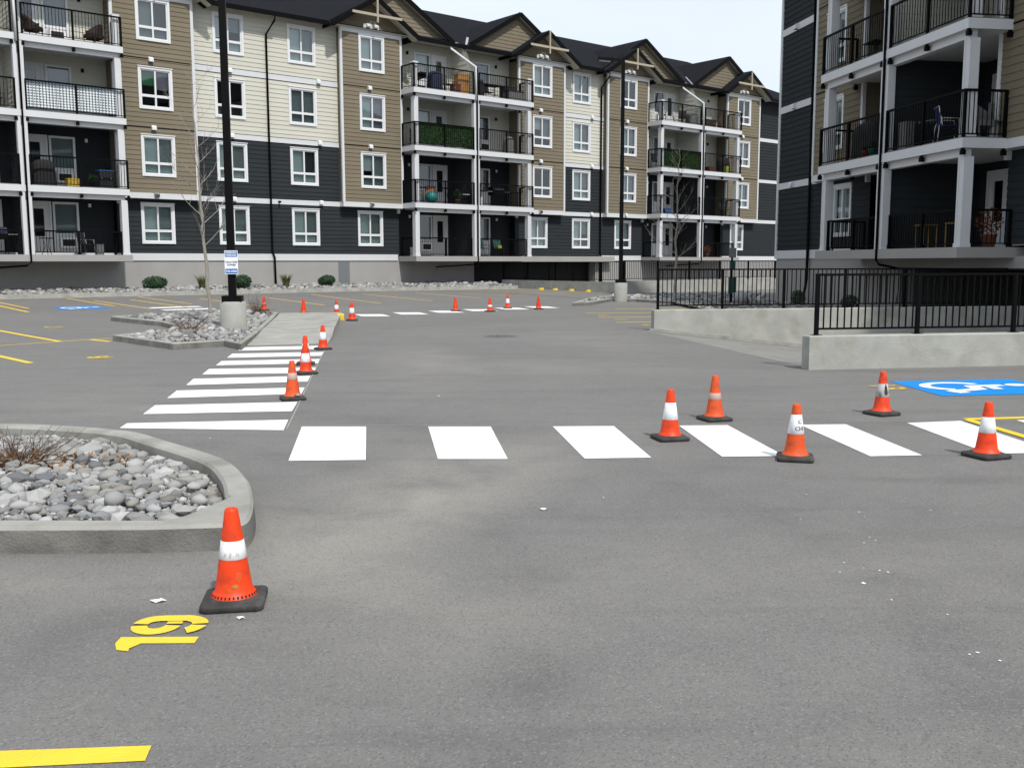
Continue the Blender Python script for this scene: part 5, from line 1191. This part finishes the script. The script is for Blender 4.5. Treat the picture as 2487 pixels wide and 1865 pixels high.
table('round dark table left of the downpipe on the topmost left balcony', A_, -13.75, .9, 3, r0=.4); grill('black barbecue with blue lid left of the downpipe at ground floor', A_, -13.9, .8, 0, lid='fabric_navy'); metal_chair('dark reddish chair left of the downpipe behind the railing', A_, -13.6, .9, 2, fabric='wood_red')
# --- middle stack
grill('black and steel barbecue at the bay end of the topmost middle balcony', A_, 6.55, .75, 3, lid='grey_metal', yaw=R(80)); covered('round navy covered barbecue on the topmost middle balcony', A_, 7.35, 1.1, 3, m='fabric_navy', w=.75, d=.65, h=1.0)
metal_chair('grey folding chair between navy cover and wooden cabinet', A_, 8.25, 1.0, 3, yaw=R(20)); crate('tall orange wooden cabinet against the balcony downpipe', A_, 9.1, 1.05, 3, m='wood_orange', w=.75, d=.45, h=.98, name='cabinet', cat='cabinet'); crate('low dark red box beside the orange wooden cabinet', A_, 8.55, 1.25, 3, m='wood_red', w=.5, d=.35, h=.4)
covered('black covered chair just right of the middle downpipe at the top', A_, 10.25, 1.0, 3, w=.6, d=.6, h=.95, name='covered_chair', cat='chair'); table('black patio table on the topmost middle balcony', A_, 11.15, .95, 3, square=(1.2, .7), h=.72); metal_chair('black patio chair behind the black patio table', A_, 11.4, .4, 3, fabric='fabric_black'); crate('dark grey storage chest at the column end of the topmost middle balcony', A_, 12.75, 1.0, 3, m='fabric_grey', w=1.1, d=.6, h=.5, lid='fabric_black'); crate('second dark storage chest standing behind the grey one', A_, 12.85, .35, 3, m='fabric_black', w=.8, d=.5, h=.85)
hedge('green leafy privacy screen tied to the middle balcony railing', A_, 6.0, 9.45, 2); wicker_chair('dark chair half hidden by the leafy screen of the middle stack', A_, 6.35, .8, 2, yaw=R(40)); covered('grey covered chair at the right end of a middle balcony', A_, 12.3, 1.1, 2, m='fabric_grey', w=.55, d=.55, h=.95, name='covered_chair', cat='chair')
metal_chair('lime green reclining chair at the bay end of a middle balcony', A_, 6.3, .95, 1, fabric='cushion_lime', yaw=R(50))
t = bt('exercise_ball', 'teal exercise ball on a middle balcony', 'ball', A_, 7.0, 1.15, 1); mb = MB(); mb.lathe([(.31*math.sin(math.pi*i/12)+.001, .31-.31*math.cos(math.pi*i/12)) for i in range(13)], 24); mb.build('ball', 'plastic_teal', t); mb = MB(); mb.lathe([(.03, .617), (.03, .625), (.001, .627)], 10); mb.build('plug', 'plastic_white', t)
metal_chair('brown patio chair beside the teal exercise ball', A_, 7.45, .5, 1, fabric='terracotta', yaw=R(-20)); table('black bistro table in front of the balcony door', A_, 8.15, 1.1, 1, r0=.42, h=.85); potted('terracotta pot with leggy plant on a middle balcony', A_, 8.75, 1.1, 1, h=.7); table('small white side table near the middle downpipe', A_, 9.25, 1.15, 1, r0=.24, h=.55, top='plastic_white')
grill('black barbecue right of the middle downpipe one floor above ground', A_, 11.6, .9, 1); crate('small white jug box right of the middle downpipe', A_, 10.2, 1.2, 1, m='plastic_white', w=.2, d=.2, h=.4); table('narrow black shelf table at the right end of a middle balcony', A_, 12.75, 1.1, 1, square=(.8, .35), h=.8)
metal_chair('blue patterned patio chair on the middle ground floor balcony', A_, 10.75, .8, 0, fabric='fabric_teal', yaw=R(15)); metal_chair('blue patio chair with lime cushion on the middle ground floor balcony', A_, 11.85, .8, 0, fabric='fabric_teal', yaw=R(-10)); crate('lime cushion lying on the blue patio chair seat', A_, 11.85, .8, 0, m='cushion_lime', w=.36, d=.3, h=.1, name='cushion', cat='cushion').location.z += .46
crate('small white box behind the railing of the middle ground floor', A_, 6.2, .6, 0, m='plastic_white', w=.28, d=.28, h=.42)
# --- far stack
metal_chair('black patio chair at the bay end of the topmost far balcony', A_, 25.2, .9, 3, fabric='fabric_black', yaw=R(40)); metal_chair('black patio chair in front of the far balcony door', A_, 27.3, .9, 3, fabric='fabric_black', yaw=R(-30)); covered('grey covered table left of the far downpipe at the top', A_, 27.95, 1.0, 3, m='fabric_grey', w=.6, d=.6, h=.85, name='covered_table', cat='table')
crate('long dark planter box right of the far downpipe at the top', A_, 29.5, 1.2, 3, m='wicker_dark', w=1.2, d=.35, h=.45); potted('red brown pot beside the long dark planter box', A_, 30.6, 1.2, 3, h=.25, n=60)
hedge('green leafy privacy screen tied to the far balcony railing', A_, 24.75, 28.2, 2); metal_chair('dark chair behind the leafy screen of the far stack', A_, 25.1, .6, 2, fabric='fabric_black'); crate('upright white panel right of the far downpipe', A_, 28.95, 1.2, 2, m='plastic_white', w=.35, d=.1, h=.9, name='panel', cat='panel')
covered('black covered barbecue at the right end of the far stack', A_, 31.5, .9, 2, w=1.0, h=1.1); crate('lime yellow container in front of the far black cover', A_, 31.2, 1.4, 2, m='cushion_lime', w=.22, d=.22, h=.4); crate('low dark box on the far balcony beside the white panel', A_, 30.0, 1.0, 2, m='wood_red', w=.7, d=.4, h=.3)
crate('blue planter box at the bay end of the far lower balcony', A_, 25.3, 1.35, 1, m='plastic_blue', w=.6, d=.3, h=.3, name='flower_box', cat='flower box'); potted('pot with orange flowers behind the blue planter box', A_, 25.2, .95, 1, leaf='flower_orange', h=.5); metal_chair('black patio chair at the right end of the far lower balcony', A_, 31.6, 1.0, 1, fabric='fabric_black'); potted('reddish potted plant on the far ground floor balcony', A_, 30.0, .9, 0, leaf='flower_orange', h=.6); crate('small white box on the far ground floor balcony', A_, 25.1, .9, 0, m='plastic_white', w=.28, d=.28, h=.42)
# --- near building
Bn = 'B'
table('small dark table on the upper balcony of the near building', Bn, 8.6, .9, 2, square=(.7, .5), h=.62); covered('big black covered barbecue on the middle balcony of the near building', Bn, 8.6, .95, 1, w=1.5, d=.7, h=1.15)
potted('red pot in front of the big black cover', Bn, 9.15, 1.42, 1, pot='plastic_red', h=.2, n=50, r0=.11); potted('teal pot beside the red pot on the near building', Bn, 9.55, 1.42, 1, pot='plastic_teal', h=.3, n=70, r0=.12)
crate('white wire shelf stand beside the near building downpipe', Bn, 11.0, 1.2, 1, m='fabric_grey', w=.4, d=.3, h=.75, name='shelf_stand', cat='shelf'); table('dark patio table with pale rim on the near building', Bn, 11.75, .8, 1, r0=.45, h=.72, top='fabric_grey'); metal_chair('white framed chair with dark blue seat on the near building', Bn, 12.8, 1.1, 1, frame='plastic_white', fabric='fabric_blue', yaw=R(160))
wicker_chair('pale grey wicker armchair behind the corner column of the near building', Bn, 13.95, .95, 1, m='fabric_grey', yaw=R(100), w=.62); metal_chair('grey lounge chair at the bay end of the near building balcony', Bn, 13.9, .35, 1, frame='grey_metal', fabric='fabric_grey', yaw=R(60))
for i, (u, o, lab) in enumerate(((11.9, 1.0, 'yellow wooden stool nearest the ground floor downpipe of the near building'), (13.3, 1.0, 'yellow wooden chair beside the ground floor corner column'))):
    t = bt('wooden_stool', lab, 'stool', Bn, u, o, 0, R(12*i)); legs(t, .38, .38, .62, 'stool_yellow', .022); MB().box(-.23, .23, -.23, .23, .62, .66).build('seat', 'stool_yellow', t)
    if i:
        for k in range(5): MB().box(-.2+k*.09, -.15+k*.09, .19, .215, .66, 1.05).build('back_slat', 'plastic_white', t)
potted('tall plant with orange flowers behind the ground floor corner column', Bn, 13.5, .2, 0, leaf='flower_orange', h=.8, n=200, r0=.2)
